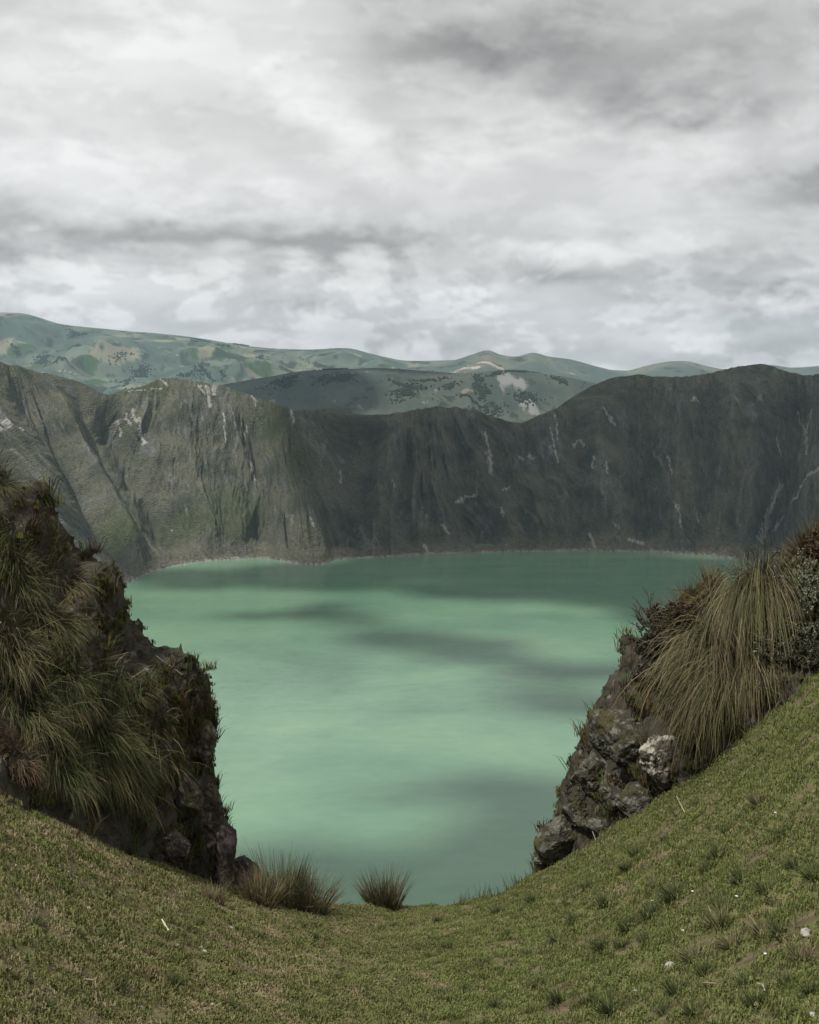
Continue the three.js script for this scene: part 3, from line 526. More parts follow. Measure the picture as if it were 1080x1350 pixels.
// ---------------------------------------------------------------- blades of grass
const bladeMat = new THREE.MeshPhysicalMaterial({ vertexColors: true, roughness: 0.8, specularIntensity: 0.25, side: THREE.DoubleSide });
const GREEN = [0.085, 0.105, 0.04], KHAKI = [0.125, 0.12, 0.06], STRAW = [0.25, 0.2, 0.12], BROWN = [0.115, 0.095, 0.062], RUST = [0.2, 0.105, 0.06], GOLD = [0.25, 0.185, 0.085], DKGREEN = [0.05, 0.065, 0.028];
function blades(o) {
  const { origin, n, r, len, tilt, droop, push = [0, 0, 0], width = 0.0052, cols, up, collide = true, segs = 5, flat = 0.4 } = o;
  const P = [], C = [], I = [], U = up || new THREE.Vector3(0, 1, 0), T = new THREE.Vector3(1, 0, 0).cross(U).normalize(), B = U.clone().cross(T).normalize();
  const p = new THREE.Vector3(), d = new THREE.Vector3(), s = new THREE.Vector3(), nrm = new THREE.Vector3();
  const locks = []; for (let k = 0; k < 14; k++) locks.push([rr(0, 6.283), Math.sqrt(rnd()), gs() * 0.3, rr(0.65, 1.15), rr(0.6, 1.5)]);
  for (let i = 0; i < n; i++) {
    const lk = locks[Math.floor(rnd() * 14)], stray = rnd() < 0.18, kink = rnd() < 0.2 ? 1 + Math.floor(rnd() * segs) : -1;
    const a = stray ? rr(0, 6.283) : lk[0] + gs() * 0.55, q = stray ? Math.sqrt(rnd()) : clamp(lk[1] + gs() * 0.25), L = rr(len[0], len[1]) * (rnd() < 0.2 ? 0.55 : 1) * (stray ? 1 : lk[3]), ti = mix(tilt[0], tilt[1], q * rr(0.55, 1)), a2 = a + gs() * 0.5;
    p.copy(origin).addScaledVector(T, Math.cos(a) * q * r).addScaledVector(B, Math.sin(a) * q * r);
    d.copy(U).multiplyScalar(Math.cos(ti)).addScaledVector(T, Math.sin(ti) * Math.cos(a2)).addScaledVector(B, Math.sin(ti) * Math.sin(a2));
    d.x += push[0] * rr(0.5, 1.3); d.y += push[1]; d.z += push[2] * rr(0.5, 1.3); d.normalize();
    if (collide) { const f = F(p.x, p.y, -p.z); p.y -= f * 0.9; }
    s.set(gs(), gs() * flat, gs()).normalize();
    let c = cols[0][0], w = rnd(); for (const [k, v] of cols) { if (w < v) { c = k; break; } w -= v; }
    const m = rr(0.7, 1.3), tip = mixc(c, STRAW, rr(0, 0.3)), W = width * rr(0.7, 1.3), dr = droop * rr(0.6, 1.4) * (stray ? 1 : lk[4]), kx = gs() * 0.12, kz = gs() * 0.12, v0 = P.length / 3;
    for (let j = 0; j <= segs; j++) {
      const t = j / segs, h = W * (j === segs ? 0.12 : 1 - 0.65 * t) * 0.5;
      P.push(p.x - s.x * h, p.y - s.y * h, p.z - s.z * h, p.x + s.x * h, p.y + s.y * h, p.z + s.z * h);
      const e = mixc(c, tip, t * t); for (let k = 0; k < 2; k++) C.push(e[0] * m, e[1] * m, e[2] * m);
      if (j < segs) { const b = v0 + j * 2; I.push(b, b + 1, b + 2, b + 1, b + 3, b + 2); }
      if (j === kink) { d.x += gs() * 0.8; d.y -= rnd() * 0.7; d.z += gs() * 0.8; }
      d.y -= dr * (0.35 + t) / segs * 2; d.x += kx / segs; d.z += kz / segs; d.normalize();
      p.addScaledVector(d, L / segs);
      if (collide && j > 0) { const f = F(p.x, p.y, -p.z); if (f < 0.02) { nrm.copy(normalAt(p)); p.addScaledVector(nrm, 0.025 - f + rnd() * 0.03); d.addScaledVector(nrm, Math.max(0, -d.dot(nrm)) * 0.9).normalize(); } }
    }
  }
  for (let k = 0; k < P.length; k += 3) { P[k] -= origin.x; P[k + 1] -= origin.y; P[k + 2] -= origin.z; }
  const g = new THREE.BufferGeometry(); g.setAttribute('position', new THREE.Float32BufferAttribute(P, 3)); g.setAttribute('color', new THREE.Float32BufferAttribute(C, 3)); g.setIndex(I);
  return g;
}
function tussock(p, label, layers, name = 'grass_tussock', grp) {
  const o = group(name, p);
  for (const [part, opt] of layers) { const m = mesh(part, blades({ origin: p, ...opt }), bladeMat, o); m.userData.kind = 'stuff'; }
  return tag(o, label, 'tussock', grp);
}
const UPL = new THREE.Vector3(0.25, 0.85, 0.45).normalize(), UPR = new THREE.Vector3(-0.3, 0.85, 0.42).normalize();
const lush = [[GREEN, 0.45], [KHAKI, 0.3], [DKGREEN, 0.25]], worn = [[KHAKI, 0.4], [STRAW, 0.2], [BROWN, 0.2], [GREEN, 0.2]], straw = [[STRAW, 0.6], [KHAKI, 0.25], [BROWN, 0.15]], golden = [[GOLD, 0.4], [KHAKI, 0.3], [STRAW, 0.15], [RUST, 0.15]], darkg = [[DKGREEN, 0.5], [GREEN, 0.35], [KHAKI, 0.15]];
const bankTussock = (px, py, n, len, droop, label, cols = lush, push = [0.15, -0.1, 0.6], r = 0.2) => tussock(hit(px, py), label, [['green_blades', { n: Math.round(n * 0.85), r, len: [len[0] * 0.5, len[1] * 0.9], tilt: [0.1, 1.15], droop: droop * 1.3, push, cols, up: UPL }], ['dry_blades', { n: Math.round(n * 0.55), r: r * 1.2, len: [len[0] * 0.35, len[1] * 0.85], tilt: [0.3, 1.3], droop: droop * 1.2, push, cols: worn, up: UPL }]]);
// left bank
bankTussock(-14, 622, 500, [0.3, 0.5], 0.35, 'grass tussock on the very top of the mossy bank');
bankTussock(20, 740, 700, [0.32, 0.5], 0.5, 'broad drooping tussock high on the mossy bank');
bankTussock(75, 765, 500, [0.25, 0.42], 0.6, 'small shaggy tussock beside the bank top ledge', worn);
bankTussock(60, 822, 800, [0.35, 0.55], 0.6, 'olive tussock below the broad drooping one on the bank');
bankTussock(8, 850, 700, [0.35, 0.55], 0.6, 'thick straw tinged tussock halfway up the mossy bank', worn);
bankTussock(85, 890, 700, [0.35, 0.52], 0.6, 'dark green tussock in the middle of the mossy bank', darkg);
bankTussock(30, 940, 700, [0.35, 0.5], 0.7, 'spreading tussock just above the rust coloured clump');
bankTussock(150, 905, 600, [0.3, 0.5], 0.6, 'tall tussock near the sheer rocky end of the bank');
bankTussock(125, 985, 1100, [0.5, 0.78], 0.9, 'largest tussock of the mossy bank, long blades hanging onto the turf', lush, [0.2, -0.05, 0.55], 0.2);
bankTussock(165, 1010, 700, [0.4, 0.62], 0.9, 'hanging tussock right beside the largest one of the mossy bank', lush, [0.15, -0.05, 0.5], 0.15);
bankTussock(75, 1000, 600, [0.35, 0.55], 0.9, 'hanging tussock between the rust coloured clump and the largest tussock', darkg, [0.1, -0.1, 0.5], 0.18);
bankTussock(205, 955, 350, [0.3, 0.45], 0.7, 'slender tussock by the cliff edge of the mossy bank', worn);
tussock(hit(22, 998), 'low rust coloured clump of dry grass on the bank foot', [['dry_blades', { n: 500, r: 0.16, len: [0.1, 0.22], tilt: [0.3, 1.3], droop: 0.6, push: [0, 0, 0.5], cols: [[[0.13, 0.075, 0.045], 0.5], [BROWN, 0.5]], up: UPL }]]);
// tussocks along the crater edge
const edgeT = (px, py, n, len, r, cols, label, tilt = [0.02, 0.62], droop = 0.14) => tussock(hit(px, py), label, [['green_blades', { n: Math.round(n * 1.1), r, len, tilt, droop, cols, width: 0.007, collide: false }], ['dry_blades', { n: Math.round(n * 0.5), r: r * 1.1, len: [len[0] * 0.7, len[1] * 0.85], tilt: [0.1, tilt[1] * 1.2], droop: droop * 1.5, cols: worn, width: 0.007, collide: false }]]);
edgeT(343, 1194, 330, [0.28, 0.46], 0.13, straw, 'pale straw tussock against the pinkish rocks at the edge');
edgeT(372, 1196, 420, [0.4, 0.66], 0.15, darkg, 'tall dark green tussock behind the straw one at the edge', [0.02, 0.5]);
edgeT(402, 1203, 700, [0.34, 0.5], 0.2, [[KHAKI, 0.35], [DKGREEN, 0.35], [BROWN, 0.3]], 'bushy green and straw tussock on the edge by the cliff', [0.02, 0.75]);
edgeT(508, 1198, 560, [0.34, 0.5], 0.15, [[DKGREEN, 0.4], [KHAKI, 0.3], [BROWN, 0.3]], 'lone upright tussock in the middle of the crater edge', [0.02, 0.55]);
edgeT(282, 1192, 160, [0.12, 0.24], 0.1, straw, 'small straw tussock in front of the upright pinkish rock');
const fringe = [[590, 1186, 0.16], [600, 1184, 0.1], [612, 1180, 0.22], [622, 1180, 0.12], [634, 1177, 0.15], [642, 1175, 0.1], [657, 1168, 0.2], [668, 1164, 0.15], [676, 1162, 0.1], [690, 1157, 0.12]];
for (const [x, y, h] of fringe) tussock(hit(x, y), 'sparse dark sprig of grass in the low fringe along the crater edge', [['blades', { n: 26, r: 0.07, len: [h * 0.5, h * 1.2], tilt: [0.02, 0.6], droop: 0.1, cols: darkg, width: 0.007, collide: false }]], 'grass_sprig', 'sprigs along the crater edge');
// right bank
const R1 = { up: UPR, width: 0.007 };
tussock(hit(968, 768), 'great tussock of long blades hanging down the rocky bank', [['green_blades', { ...R1, n: 1400, r: 0.16, len: [0.9, 1.7], tilt: [0.05, 0.5], droop: 1.15, push: [-0.05, -0.15, 0.85], cols: [[KHAKI, 0.45], [GREEN, 0.35], [BROWN, 0.15], [STRAW, 0.05]], segs: 7 }], ['dry_blades', { ...R1, n: 800, r: 0.16, len: [0.7, 1.5], tilt: [0.1, 0.55], droop: 1.3, push: [-0.05, -0.15, 0.85], cols: [[BROWN, 0.5], [KHAKI, 0.3], [STRAW, 0.2]], segs: 7 }]]);
tussock(hit(938, 855), 'hanging tussock below the great one, nearest the white lichen boulder', [['green_blades', { ...R1, n: 700, r: 0.2, len: [0.7, 1.15], tilt: [0.2, 0.8], droop: 1.2, push: [-0.05, -0.1, 0.7], cols: [[KHAKI, 0.5], [GREEN, 0.2], [BROWN, 0.3]], segs: 6 }], ['dry_blades', { ...R1, n: 500, r: 0.2, len: [0.6, 1.1], tilt: [0.3, 1.3], droop: 1.2, push: [-0.1, -0.1, 0.7], cols: worn, segs: 6 }]]);
tussock(hit(945, 918), 'lowest hanging tussock, its tips brushing the turf by the pale boulder', [['green_blades', { ...R1, n: 600, r: 0.18, len: [0.5, 0.95], tilt: [0.2, 0.9], droop: 1.2, push: [-0.1, -0.1, 0.6], cols: [[KHAKI, 0.5], [GREEN, 0.2], [BROWN, 0.3]], segs: 6 }], ['dry_blades', { ...R1, n: 400, r: 0.18, len: [0.4, 0.8], tilt: [0.3, 1], droop: 1.3, push: [0, -0.1, 0.6], cols: worn, segs: 6 }]]);
tussock(hit(975, 872), 'hanging tussock below the great one, reaching the green turf', [['green_blades', { ...R1, n: 700, r: 0.2, len: [0.6, 1.0], tilt: [0.3, 1.2], droop: 1.2, push: [-0.1, -0.1, 0.5], cols: [[KHAKI, 0.5], [GREEN, 0.25], [STRAW, 0.25]], segs: 6 }], ['dry_blades', { ...R1, n: 350, r: 0.2, len: [0.5, 0.9], tilt: [0.3, 1.3], droop: 1.2, push: [0, -0.1, 0.5], cols: worn, segs: 6 }]]);
const topT = (px, py, n, len, cols, label, r = 0.2) => tussock(hit(px, py), label, [['blades', { ...R1, n, r, len, tilt: [0.05, 0.95], droop: 0.4, push: [-0.1, 0, 0.15], cols }]]);
topT(985, 752, 900, [0.3, 0.5], golden, 'golden brown tussock crowning the rocky bank', 0.22);
topT(1030, 728, 800, [0.3, 0.5], golden, 'second golden tussock behind the crowning one on the bank', 0.2);
topT(938, 790, 600, [0.22, 0.4], [[RUST, 0.35], [GOLD, 0.3], [KHAKI, 0.35]], 'rusty tussock leaning out over the lake from the rocky bank', 0.2);
topT(1010, 775, 600, [0.3, 0.5], worn, 'olive tussock between the great hanging one and the grey shrubs', 0.2);
topT(900, 810, 400, [0.2, 0.35], worn, 'short tussock on the rocky bank near the bare twigs', 0.18);

// ---------------------------------------------------------------- shrubs
const barkMat = new THREE.MeshStandardMaterial({ color: new THREE.Color(0.075, 0.058, 0.045), roughness: 0.9 });
const leafMat = new THREE.MeshPhysicalMaterial({ vertexColors: true, roughness: 0.8, specularIntensity: 0.3, side: THREE.DoubleSide });
function shrub(p, label, { h = 0.4, stems = 9, spread = 0.8, leaves = 60, leaf = 0.018, cols = [[0.09, 0.1, 0.07]], lean = [0, 0, 0], thick = 0.006 }) {
  const o = group('shrub', p), tubes = [], P = [], C = [], I = [];
  const grow = (a, d, L, w, depth) => {
    const pts = [a.clone()], q = a.clone(), v = d.clone();
    for (let k = 0; k < 4; k++) { v.x += gs() * 0.22; v.y += gs() * 0.15 + 0.05; v.z += gs() * 0.22; v.normalize(); q.addScaledVector(v, L / 4); pts.push(q.clone()); }
    tubes.push(new THREE.TubeGeometry(new THREE.CatmullRomCurve3(pts), 4, w, 4));
    const nl = Math.round(leaves / (depth ? 1 : 2.5));
    for (let k = 0; k < nl; k++) {
      const t = rr(0.15, 1) * 4, i = Math.min(3, Math.floor(t)), b = pts[i].clone().lerp(pts[i + 1], t - i), e = new THREE.Vector3(gs(), gs() + 0.2, gs()).normalize(), f = new THREE.Vector3(gs(), gs(), gs()).cross(e).normalize(), s = leaf * rr(0.6, 1.4), m = rr(0.6, 1.35), c = cols[Math.floor(rnd() * cols.length)], v0 = P.length / 3;
      for (const [x, y] of [[0, 0], [0.5, 0.28], [1, 0], [0.5, -0.28]]) { P.push(b.x + e.x * s * x + f.x * s * y, b.y + e.y * s * x + f.y * s * y, b.z + e.z * s * x + f.z * s * y); C.push(c[0] * m, c[1] * m, c[2] * m); }
      I.push(v0, v0 + 1, v0 + 2, v0, v0 + 2, v0 + 3);
    }
    if (depth < 2) for (let k = 0; k < 3; k++) grow(pts[1 + Math.floor(rnd() * 3)], new THREE.Vector3(v.x + gs() * 0.9, v.y + gs() * 0.5, v.z + gs() * 0.9).normalize(), L * rr(0.4, 0.65), w * 0.6, depth + 1);
  };
  for (let k = 0; k < stems; k++) grow(new THREE.Vector3(gs() * 0.06, -0.03, gs() * 0.06), new THREE.Vector3(gs() * spread + lean[0], 1 + lean[1], gs() * spread + lean[2]).normalize(), h * rr(0.5, 0.9), thick, 0);
  const st = mesh('stems', mergeGeometries(tubes), barkMat, o); st.userData.kind = 'stuff';
  if (P.length) { const g = new THREE.BufferGeometry(); g.setAttribute('position', new THREE.Float32BufferAttribute(P, 3)); g.setAttribute('color', new THREE.Float32BufferAttribute(C, 3)); g.setIndex(I); mesh('leaves', g, leafMat, o).userData.kind = 'stuff'; }
  return tag(o, label, 'shrub');
}
const GREY = [[0.2, 0.21, 0.15], [0.14, 0.15, 0.09], [0.3, 0.3, 0.24], [0.1, 0.105, 0.06]], DARKL = [[0.05, 0.055, 0.035], [0.08, 0.065, 0.045], [0.11, 0.105, 0.09], [0.045, 0.05, 0.03]], BRL = [[0.11, 0.07, 0.045], [0.08, 0.055, 0.035], [0.16, 0.11, 0.07]];
shrub(hit(1042, 800), 'grey green leafy shrub beside the great hanging tussock', { h: 0.4, stems: 14, leaves: 60, cols: GREY, leaf: 0.022 });
shrub(hit(1072, 768), 'pale grey leafy shrub below the brown feathery bush', { h: 0.4, stems: 14, leaves: 60, cols: GREY, leaf: 0.022 });
shrub(hit(1065, 850), 'low grey shrub just above the green turf of the bank', { h: 0.32, stems: 14, leaves: 60, cols: [...GREY, ...DARKL], leaf: 0.022 });
shrub(hit(1020, 870), 'dark tangled shrub between the hanging grass and low grey shrub', { h: 0.32, stems: 14, leaves: 60, cols: [...DARKL, ...GREY], leaf: 0.022 });
topT(1068, 722, 800, [0.15, 0.34], [[BROWN, 0.7], [[0.06, 0.045, 0.03], 0.3]], 'dark brown shaggy clump at the top of the rocky bank', 0.2);
shrub(hit(1078, 735), 'brown feathery bush at the top of the rocky bank', { h: 0.34, stems: 14, leaves: 50, cols: BRL, leaf: 0.024, spread: 1 });
shrub(hit(884, 838), 'dark brown shrub beside the bare twigs over the lake', { h: 0.42, stems: 14, leaves: 60, cols: [...DARKL, ...BRL], lean: [-0.5, 0, 0.2], leaf: 0.022 });
shrub(hit(868, 868), 'dark shrub leaning over the lake under the bare twigs', { h: 0.4, stems: 14, leaves: 60, cols: DARKL, lean: [-0.6, 0, 0.2], leaf: 0.022 });
shrub(hit(858, 905), 'grey leaved shrub just above the topmost jutting boulder', { h: 0.32, stems: 12, leaves: 55, cols: [...DARKL, [0.2, 0.2, 0.18]], lean: [-0.5, 0, 0.3], leaf: 0.022 });
shrub(hit(885, 925), 'dark shrub under the hanging grass next to the pale boulder', { h: 0.3, stems: 12, leaves: 55, cols: DARKL, lean: [-0.3, 0, 0.5], leaf: 0.022 });
shrub(hit(905, 822), 'brown shrub squeezed between rusty tussock and bare twigs', { h: 0.36, stems: 12, leaves: 60, cols: [...DARKL, ...BRL], lean: [-0.4, 0, 0.2], leaf: 0.022 });
shrub(hit(876, 848), 'bare twiggy branches poking out over the lake', { h: 0.6, stems: 7, leaves: 4, cols: DARKL, lean: [-0.9, 0.2, 0], spread: 0.5, thick: 0.006 });
shrub(hit(1030, 840), 'leafy shrub growing at the edge of the hanging grass curtain', { h: 0.3, stems: 14, leaves: 60, cols: [...DARKL, ...GREY], leaf: 0.02, spread: 1.1 });
shrub(hit(1050, 875), 'low dark shrub touching the top of the green turf', { h: 0.26, stems: 14, leaves: 60, cols: [...DARKL, [0.1, 0.11, 0.05]], leaf: 0.02, spread: 1.2 });
shrub(hit(1078, 880), 'olive shrub at the upper corner of the green turf', { h: 0.28, stems: 14, leaves: 60, cols: [...DARKL, [0.1, 0.11, 0.05]], leaf: 0.02, spread: 1.2 });
shrub(hit(1080, 810), 'silvery shrub between the pale grey and olive shrubs', { h: 0.34, stems: 14, leaves: 60, cols: GREY, leaf: 0.02, spread: 1.1 });
shrub(hit(850, 940), 'brown herb matted between the two upper dark boulders', { h: 0.2, stems: 12, leaves: 45, cols: [...DARKL, ...BRL], leaf: 0.02, spread: 1.2 });
shrub(hit(905, 985), 'dark herb under the hanging tips beside the pale boulder', { h: 0.2, stems: 12, leaves: 45, cols: DARKL, leaf: 0.02, spread: 1.2 });
shrub(hit(785, 1000), 'small dark herb sprouting beneath the topmost jutting boulder', { h: 0.2, stems: 6, leaves: 20, cols: DARKL, lean: [-0.6, 0.2, 0] });
shrub(hit(765, 1055), 'small dark herb sprouting from the wedged craggy boulder', { h: 0.24, stems: 6, leaves: 20, cols: DARKL, lean: [-0.6, 0.2, 0] });
shrub(hit(728, 1100), 'small herb sprouting from the lowest dark boulder', { h: 0.18, stems: 6, leaves: 16, cols: DARKL, lean: [-0.5, 0.3, 0] });
shrub(hit(820, 1040), 'brown leafy herb between the dark boulders', { h: 0.2, stems: 8, leaves: 28, cols: [...DARKL, ...BRL], lean: [-0.2, 0, 0.3] });
shrub(hit(252, 915), 'tiny herb on the cliff edge of the mossy bank', { h: 0.12, stems: 5, leaves: 12, cols: DARKL, lean: [0.4, 0.2, 0] });

// ---------------------------------------------------------------- short turf (nobody could count it)
function clump(n, hgt, r, w) {
  const P = [], I = [];
  for (let i = 0; i < n; i++) {
    const a = rr(0, 6.283), q = r * Math.sqrt(rnd()), x = Math.cos(a) * q, z = Math.sin(a) * q, h = hgt * rr(0.5, 1.2), b = rr(0, 6.283), l = h * rr(0.2, 1.0), ox = Math.cos(b) * l, oz = Math.sin(b) * l, c = rr(0, 6.283), sx = Math.cos(c) * w, sz = Math.sin(c) * w, v = P.length / 3;
    P.push(x - sx, -0.008, z - sz, x + sx, -0.008, z + sz, x + ox * 0.4 - sx * 0.7, h * 0.65, z + oz * 0.4 - sz * 0.7, x + ox * 0.4 + sx * 0.7, h * 0.65, z + oz * 0.4 + sz * 0.7, x + ox, h * 0.9, z + oz);
    I.push(v, v + 1, v + 2, v + 1, v + 3, v + 2, v + 2, v + 3, v + 4);
  }
  const g = new THREE.BufferGeometry(); g.setAttribute('position', new THREE.Float32BufferAttribute(P, 3)); g.setIndex(I); return g;
}
const turfMat = new THREE.MeshPhysicalMaterial({ color: 0xffffff, roughness: 0.9, specularIntensity: 0.2, side: THREE.DoubleSide });
function scatter(name, label, geo, spots) {
  const o = new THREE.InstancedMesh(geo, turfMat, spots.length), M = new THREE.Matrix4(), Q = new THREE.Quaternion(), E = new THREE.Euler(), c = new THREE.Color();
  spots.forEach(([p, s, k], i) => { E.set(gs() * 0.2, rr(0, 6.283), gs() * 0.2); Q.setFromEuler(E); M.compose(p, Q, new THREE.Vector3(s, s * rr(0.7, 1.3), s)); o.setMatrixAt(i, M); o.setColorAt(i, c.setRGB(...k)); });
  o.name = named(name); add(o); tag(o, label, 'grass', null, 'stuff');
}
{
  const short_ = [], long_ = [];
  for (let i = 0; i < 125000; i++) {
    const d = Math.sqrt(rr(3.6 ** 2, 13.9 ** 2)), x = rr(-0.42, 0.42) * d + rr(-0.2, 0.2);
    const y = G(x, d);
    if ((x < -1.4 && topL(x, d) > y + 0.12) || (x > 1.2 && topR(x, d) > y + 0.12)) continue;
    const b = fbm(x * 5, d * 5, 41, 3), a = fbm(x * 1.1, d * 1.1, 43, 3);
    if (b + 0.5 * a > 0.17 && rnd() < 0.8) continue;
    const k = turfColour(x, d), m = rr(0.55, 1.4), dry = rnd() < 0.14 ? 0.6 : 0;
    const c = mixc(k, STRAW, dry).map(v => v * m);
    const tall = fbm(x * 2.3, d * 2.3, 51, 3);
    (tall > 0.22 ? long_ : short_).push([new THREE.Vector3(x, y, -d), rr(0.7, 1.3), tall > 0.22 ? c.map(v => v * 0.9) : c]);
  }
  scatter('turf_grass', 'short grazed turf covering the slope', clump(14, 0.015, 0.036, 0.0036), short_);
  scatter('long_turf', 'slightly longer patches of turf on the slope', clump(14, 0.028, 0.04, 0.003), long_);
  const onBank = [], moss = [];
  for (const g of [bankL, bankR]) {
    const p = g.attributes.position, n = g.attributes.normal;
    for (let i = 0; i < p.count; i++) {
      const x = p.getX(i), y = p.getY(i), z = p.getZ(i), ny = n.getY(i);
      if (z < -13.6 || y < G(x, -z, false) - 0.1) continue;
      const a = fbm(x * 1.6, y * 1.6, z * 1.6 + 60, 3), b = fbm(x * 6, y * 6, z * 6, 2), V = new THREE.Vector3(x, y, z);
      if (ny > 0.22 && a > -0.3 && rnd() < 0.7) onBank.push([V, rr(0.8, 1.7), mixc(mixc(KHAKI, GREEN, ss(-0.2, 0.2, b)), BROWN, rnd() * 0.7).map(v => v * rr(0.6, 1.2))]);
      else if (ny > -0.05 && rnd() < 0.6) moss.push([V, rr(0.7, 1.3), mixc(mixc(MOSS, SOIL, ss(-0.1, 0.25, b)), BROWN, rnd() * 0.5).map(v => v * rr(0.6, 1.3))]);
      else if (b > 0.1 && rnd() < 0.25) moss.push([V, rr(0.5, 1.1), mixc(BROWN, DARKSOIL, rnd()).map(v => v * rr(0.6, 1.3))]);
    }
  }
  scatter('bank_grass', 'short shaggy grass clothing the earth banks', clump(12, 0.10, 0.05, 0.0035), onBank);
  scatter('moss', 'low brown green moss matted over the earth banks', clump(16, 0.032, 0.045, 0.0045), moss);
}

// ---------------------------------------------------------------- tufts, stones, flowers and stalks on the turf
{
  const kinds = [0, 1, 2].map(k => { const g = blades({ origin: new THREE.Vector3(), n: 190, r: 0.06, len: [0.06, 0.13], tilt: [0.1, 1.2], droop: 0.25, width: 0.005, cols: k === 2 ? worn : [[[0.045, 0.06, 0.022], 0.5], [GREEN, 0.5]], collide: false, segs: 3 }); return g; });
  const spots = [[879, 1109], [947, 1130], [901, 1141], [935, 1147], [829, 1147], [778, 1170], [867, 1171], [980, 1162], [1052, 1145], [1012, 1177], [892, 1182], [885, 1190], [950, 1202], [952, 1222], [860, 1210], [735, 1242], [820, 1250], [857, 1247], [797, 1252], [1032, 1235], [1012, 1232], [712, 1300], [987, 1297], [895, 1312], [1000, 1327], [810, 1337], [875, 1335], [917, 1265], [930, 1285], [780, 1325], [740, 1322], [565, 1265], [657, 1205], [580, 1215], [1003, 1060], [962, 1098], [1078, 1160], [1040, 1100], [840, 1130], [800, 1195], [705, 1190], [1060, 1265], [655, 1330], [600, 1340], [100, 1232], [128, 1238], [155, 1305], [60, 1330], [20, 1290], [260, 1220], [395, 1222], [412, 1237], [335, 1235], [500, 1225], [516, 1222], [200, 1262], [140, 1180], [45, 1220], [230, 1300], [300, 1330], [440, 1290], [530, 1320], [350, 1290], [640, 1270], [700, 1260], [610, 1310], [670, 1235], [760, 1215], [830, 1225], [970, 1250], [1040, 1300], [920, 1340], [1070, 1310], [590, 1250], [480, 1260]];
  spots.forEach(([x, y], i) => {
    const p = hit(x, y), o = new THREE.Mesh(kinds[i % 7 === 6 ? 2 : i % 2], bladeMat), s = (x > 700 ? rr(0.8, 1.35) : rr(0.55, 0.95)) * (p.z > -6 ? 0.8 : 1); o.name = named('grass_tuft'); o.position.copy(p); o.rotation.y = rr(0, 6); o.scale.set(s, s * rr(0.7, 1.1), s); add(o);
    i % 7 === 6 ? tag(o, 'small straw mottled tuft of grass standing out of the turf', 'grass tuft', 'straw tufts dotting the turf') : tag(o, 'small dark green tuft of grass standing out of the turf', 'grass tuft', 'dark tufts dotting the turf');
  });
  const stoneG = s => { const g = mergeVertices(new THREE.IcosahedronGeometry(1, 4).deleteAttribute('uv').deleteAttribute('normal')), a = g.attributes.position; for (let i = 0; i < a.count; i++) { const x = a.getX(i), y = a.getY(i), z = a.getZ(i), f = 1 + 0.5 * fbm(x + s, y, z, 3) + 0.2 * noise(x * 3 + s, y * 3, z * 3); a.setXYZ(i, x * f * 1.2, y * f * 0.65, z * f * 0.9); } g.computeVertexNormals(); return paint(g, (x, y, z) => { const n = fbm(x * 3 + s, y * 3, z * 3, 3), v = 0.33 + 0.3 * n; return [v, v * 0.97, v * 0.9]; }); };
  const st = [1, 5, 9].map(stoneG), stoneMat = vmat({});
  const put = (x, y, r, k, label, grp, name = 'stone') => { const p = hit(x, y), o = new THREE.Mesh(st[k], stoneMat); o.name = named(name); o.position.copy(p); o.position.y += r * 0.25; o.rotation.y = rr(0, 6); o.scale.setScalar(r); add(o); tag(o, label, 'stone', grp); };
  put(1064, 1233, 0.034, 0, 'largest pale stone lying on the turf of the right slope');
  put(885, 1275, 0.03, 1, 'angular grey stone half sunk in turf among the dark tufts');
  const peb = [[116, 1199], [305, 1224], [270, 1255], [329, 1244], [336, 1263], [397, 1266], [400, 1287], [474, 1217], [534, 1260], [280, 1325], [295, 1346], [252, 1333], [769, 1298], [816, 1319], [825, 1311], [840, 1307], [1072, 1339], [365, 1207], [360, 1260], [234, 1246], [60, 1172], [30, 1105], [90, 1150], [345, 1270], [265, 1250], [390, 1262], [185, 1330], [22, 1098], [170, 1165], [148, 1166], [440, 1240], [520, 1292], [20, 1142], [70, 1130], [160, 1245]];
  for (const [x, y] of peb) put(x, y, rr(0.009, 0.018), Math.floor(rnd() * 3), 'tiny pale pebble scattered on the worn turf', 'pebbles on the worn turf', 'pebble');
  const fl = [[913, 1180], [924, 1186], [971, 1187], [860, 1192], [900, 1232], [1009, 1264], [1022, 1076]];
  const petals = []; for (let k = 0; k < 8; k++) { const g = new THREE.SphereGeometry(0.0045, 6, 4); g.scale(1.2, 0.35, 0.6); g.translate(0.005, 0.016, 0); g.rotateY(k * 0.785); petals.push(g); }
  const flower = new THREE.Mesh(mergeGeometries(petals), new THREE.MeshStandardMaterial({ color: new THREE.Color(0.75, 0.74, 0.7), roughness: 0.8 }));
  for (const [x, y] of fl) { const o = flower.clone(); o.name = named('flower'); o.position.copy(hit(x, y)); o.position.y += 0.012; add(o); tag(o, 'tiny white flower open in the green turf', 'flower', 'white flowers in the turf'); }
  const stalk = (pts, w, c, label) => { const v = pts.map(([x, y]) => { const p = hit(x, y); p.y += 0.025; return p; }); const o = mesh('dry_stalk', new THREE.TubeGeometry(new THREE.CatmullRomCurve3(v), 10, w, 5), new THREE.MeshStandardMaterial({ color: new THREE.Color(...c), roughness: 0.8 })); tag(o, label, 'stalk'); };
  stalk([[214, 1217], [218, 1224], [223, 1232]], 0.006, [0.6, 0.58, 0.38], 'short pale yellow stalk lying on the worn turf');
  stalk([[110, 1298], [117, 1298], [124, 1299]], 0.006, [0.45, 0.4, 0.3], 'pale stalk fragment lying flat on the lower worn turf');
  stalk([[892, 1053], [898, 1065], [903, 1075]], 0.006, [0.4, 0.35, 0.22], 'straw stalk fallen on turf below the hanging grass');
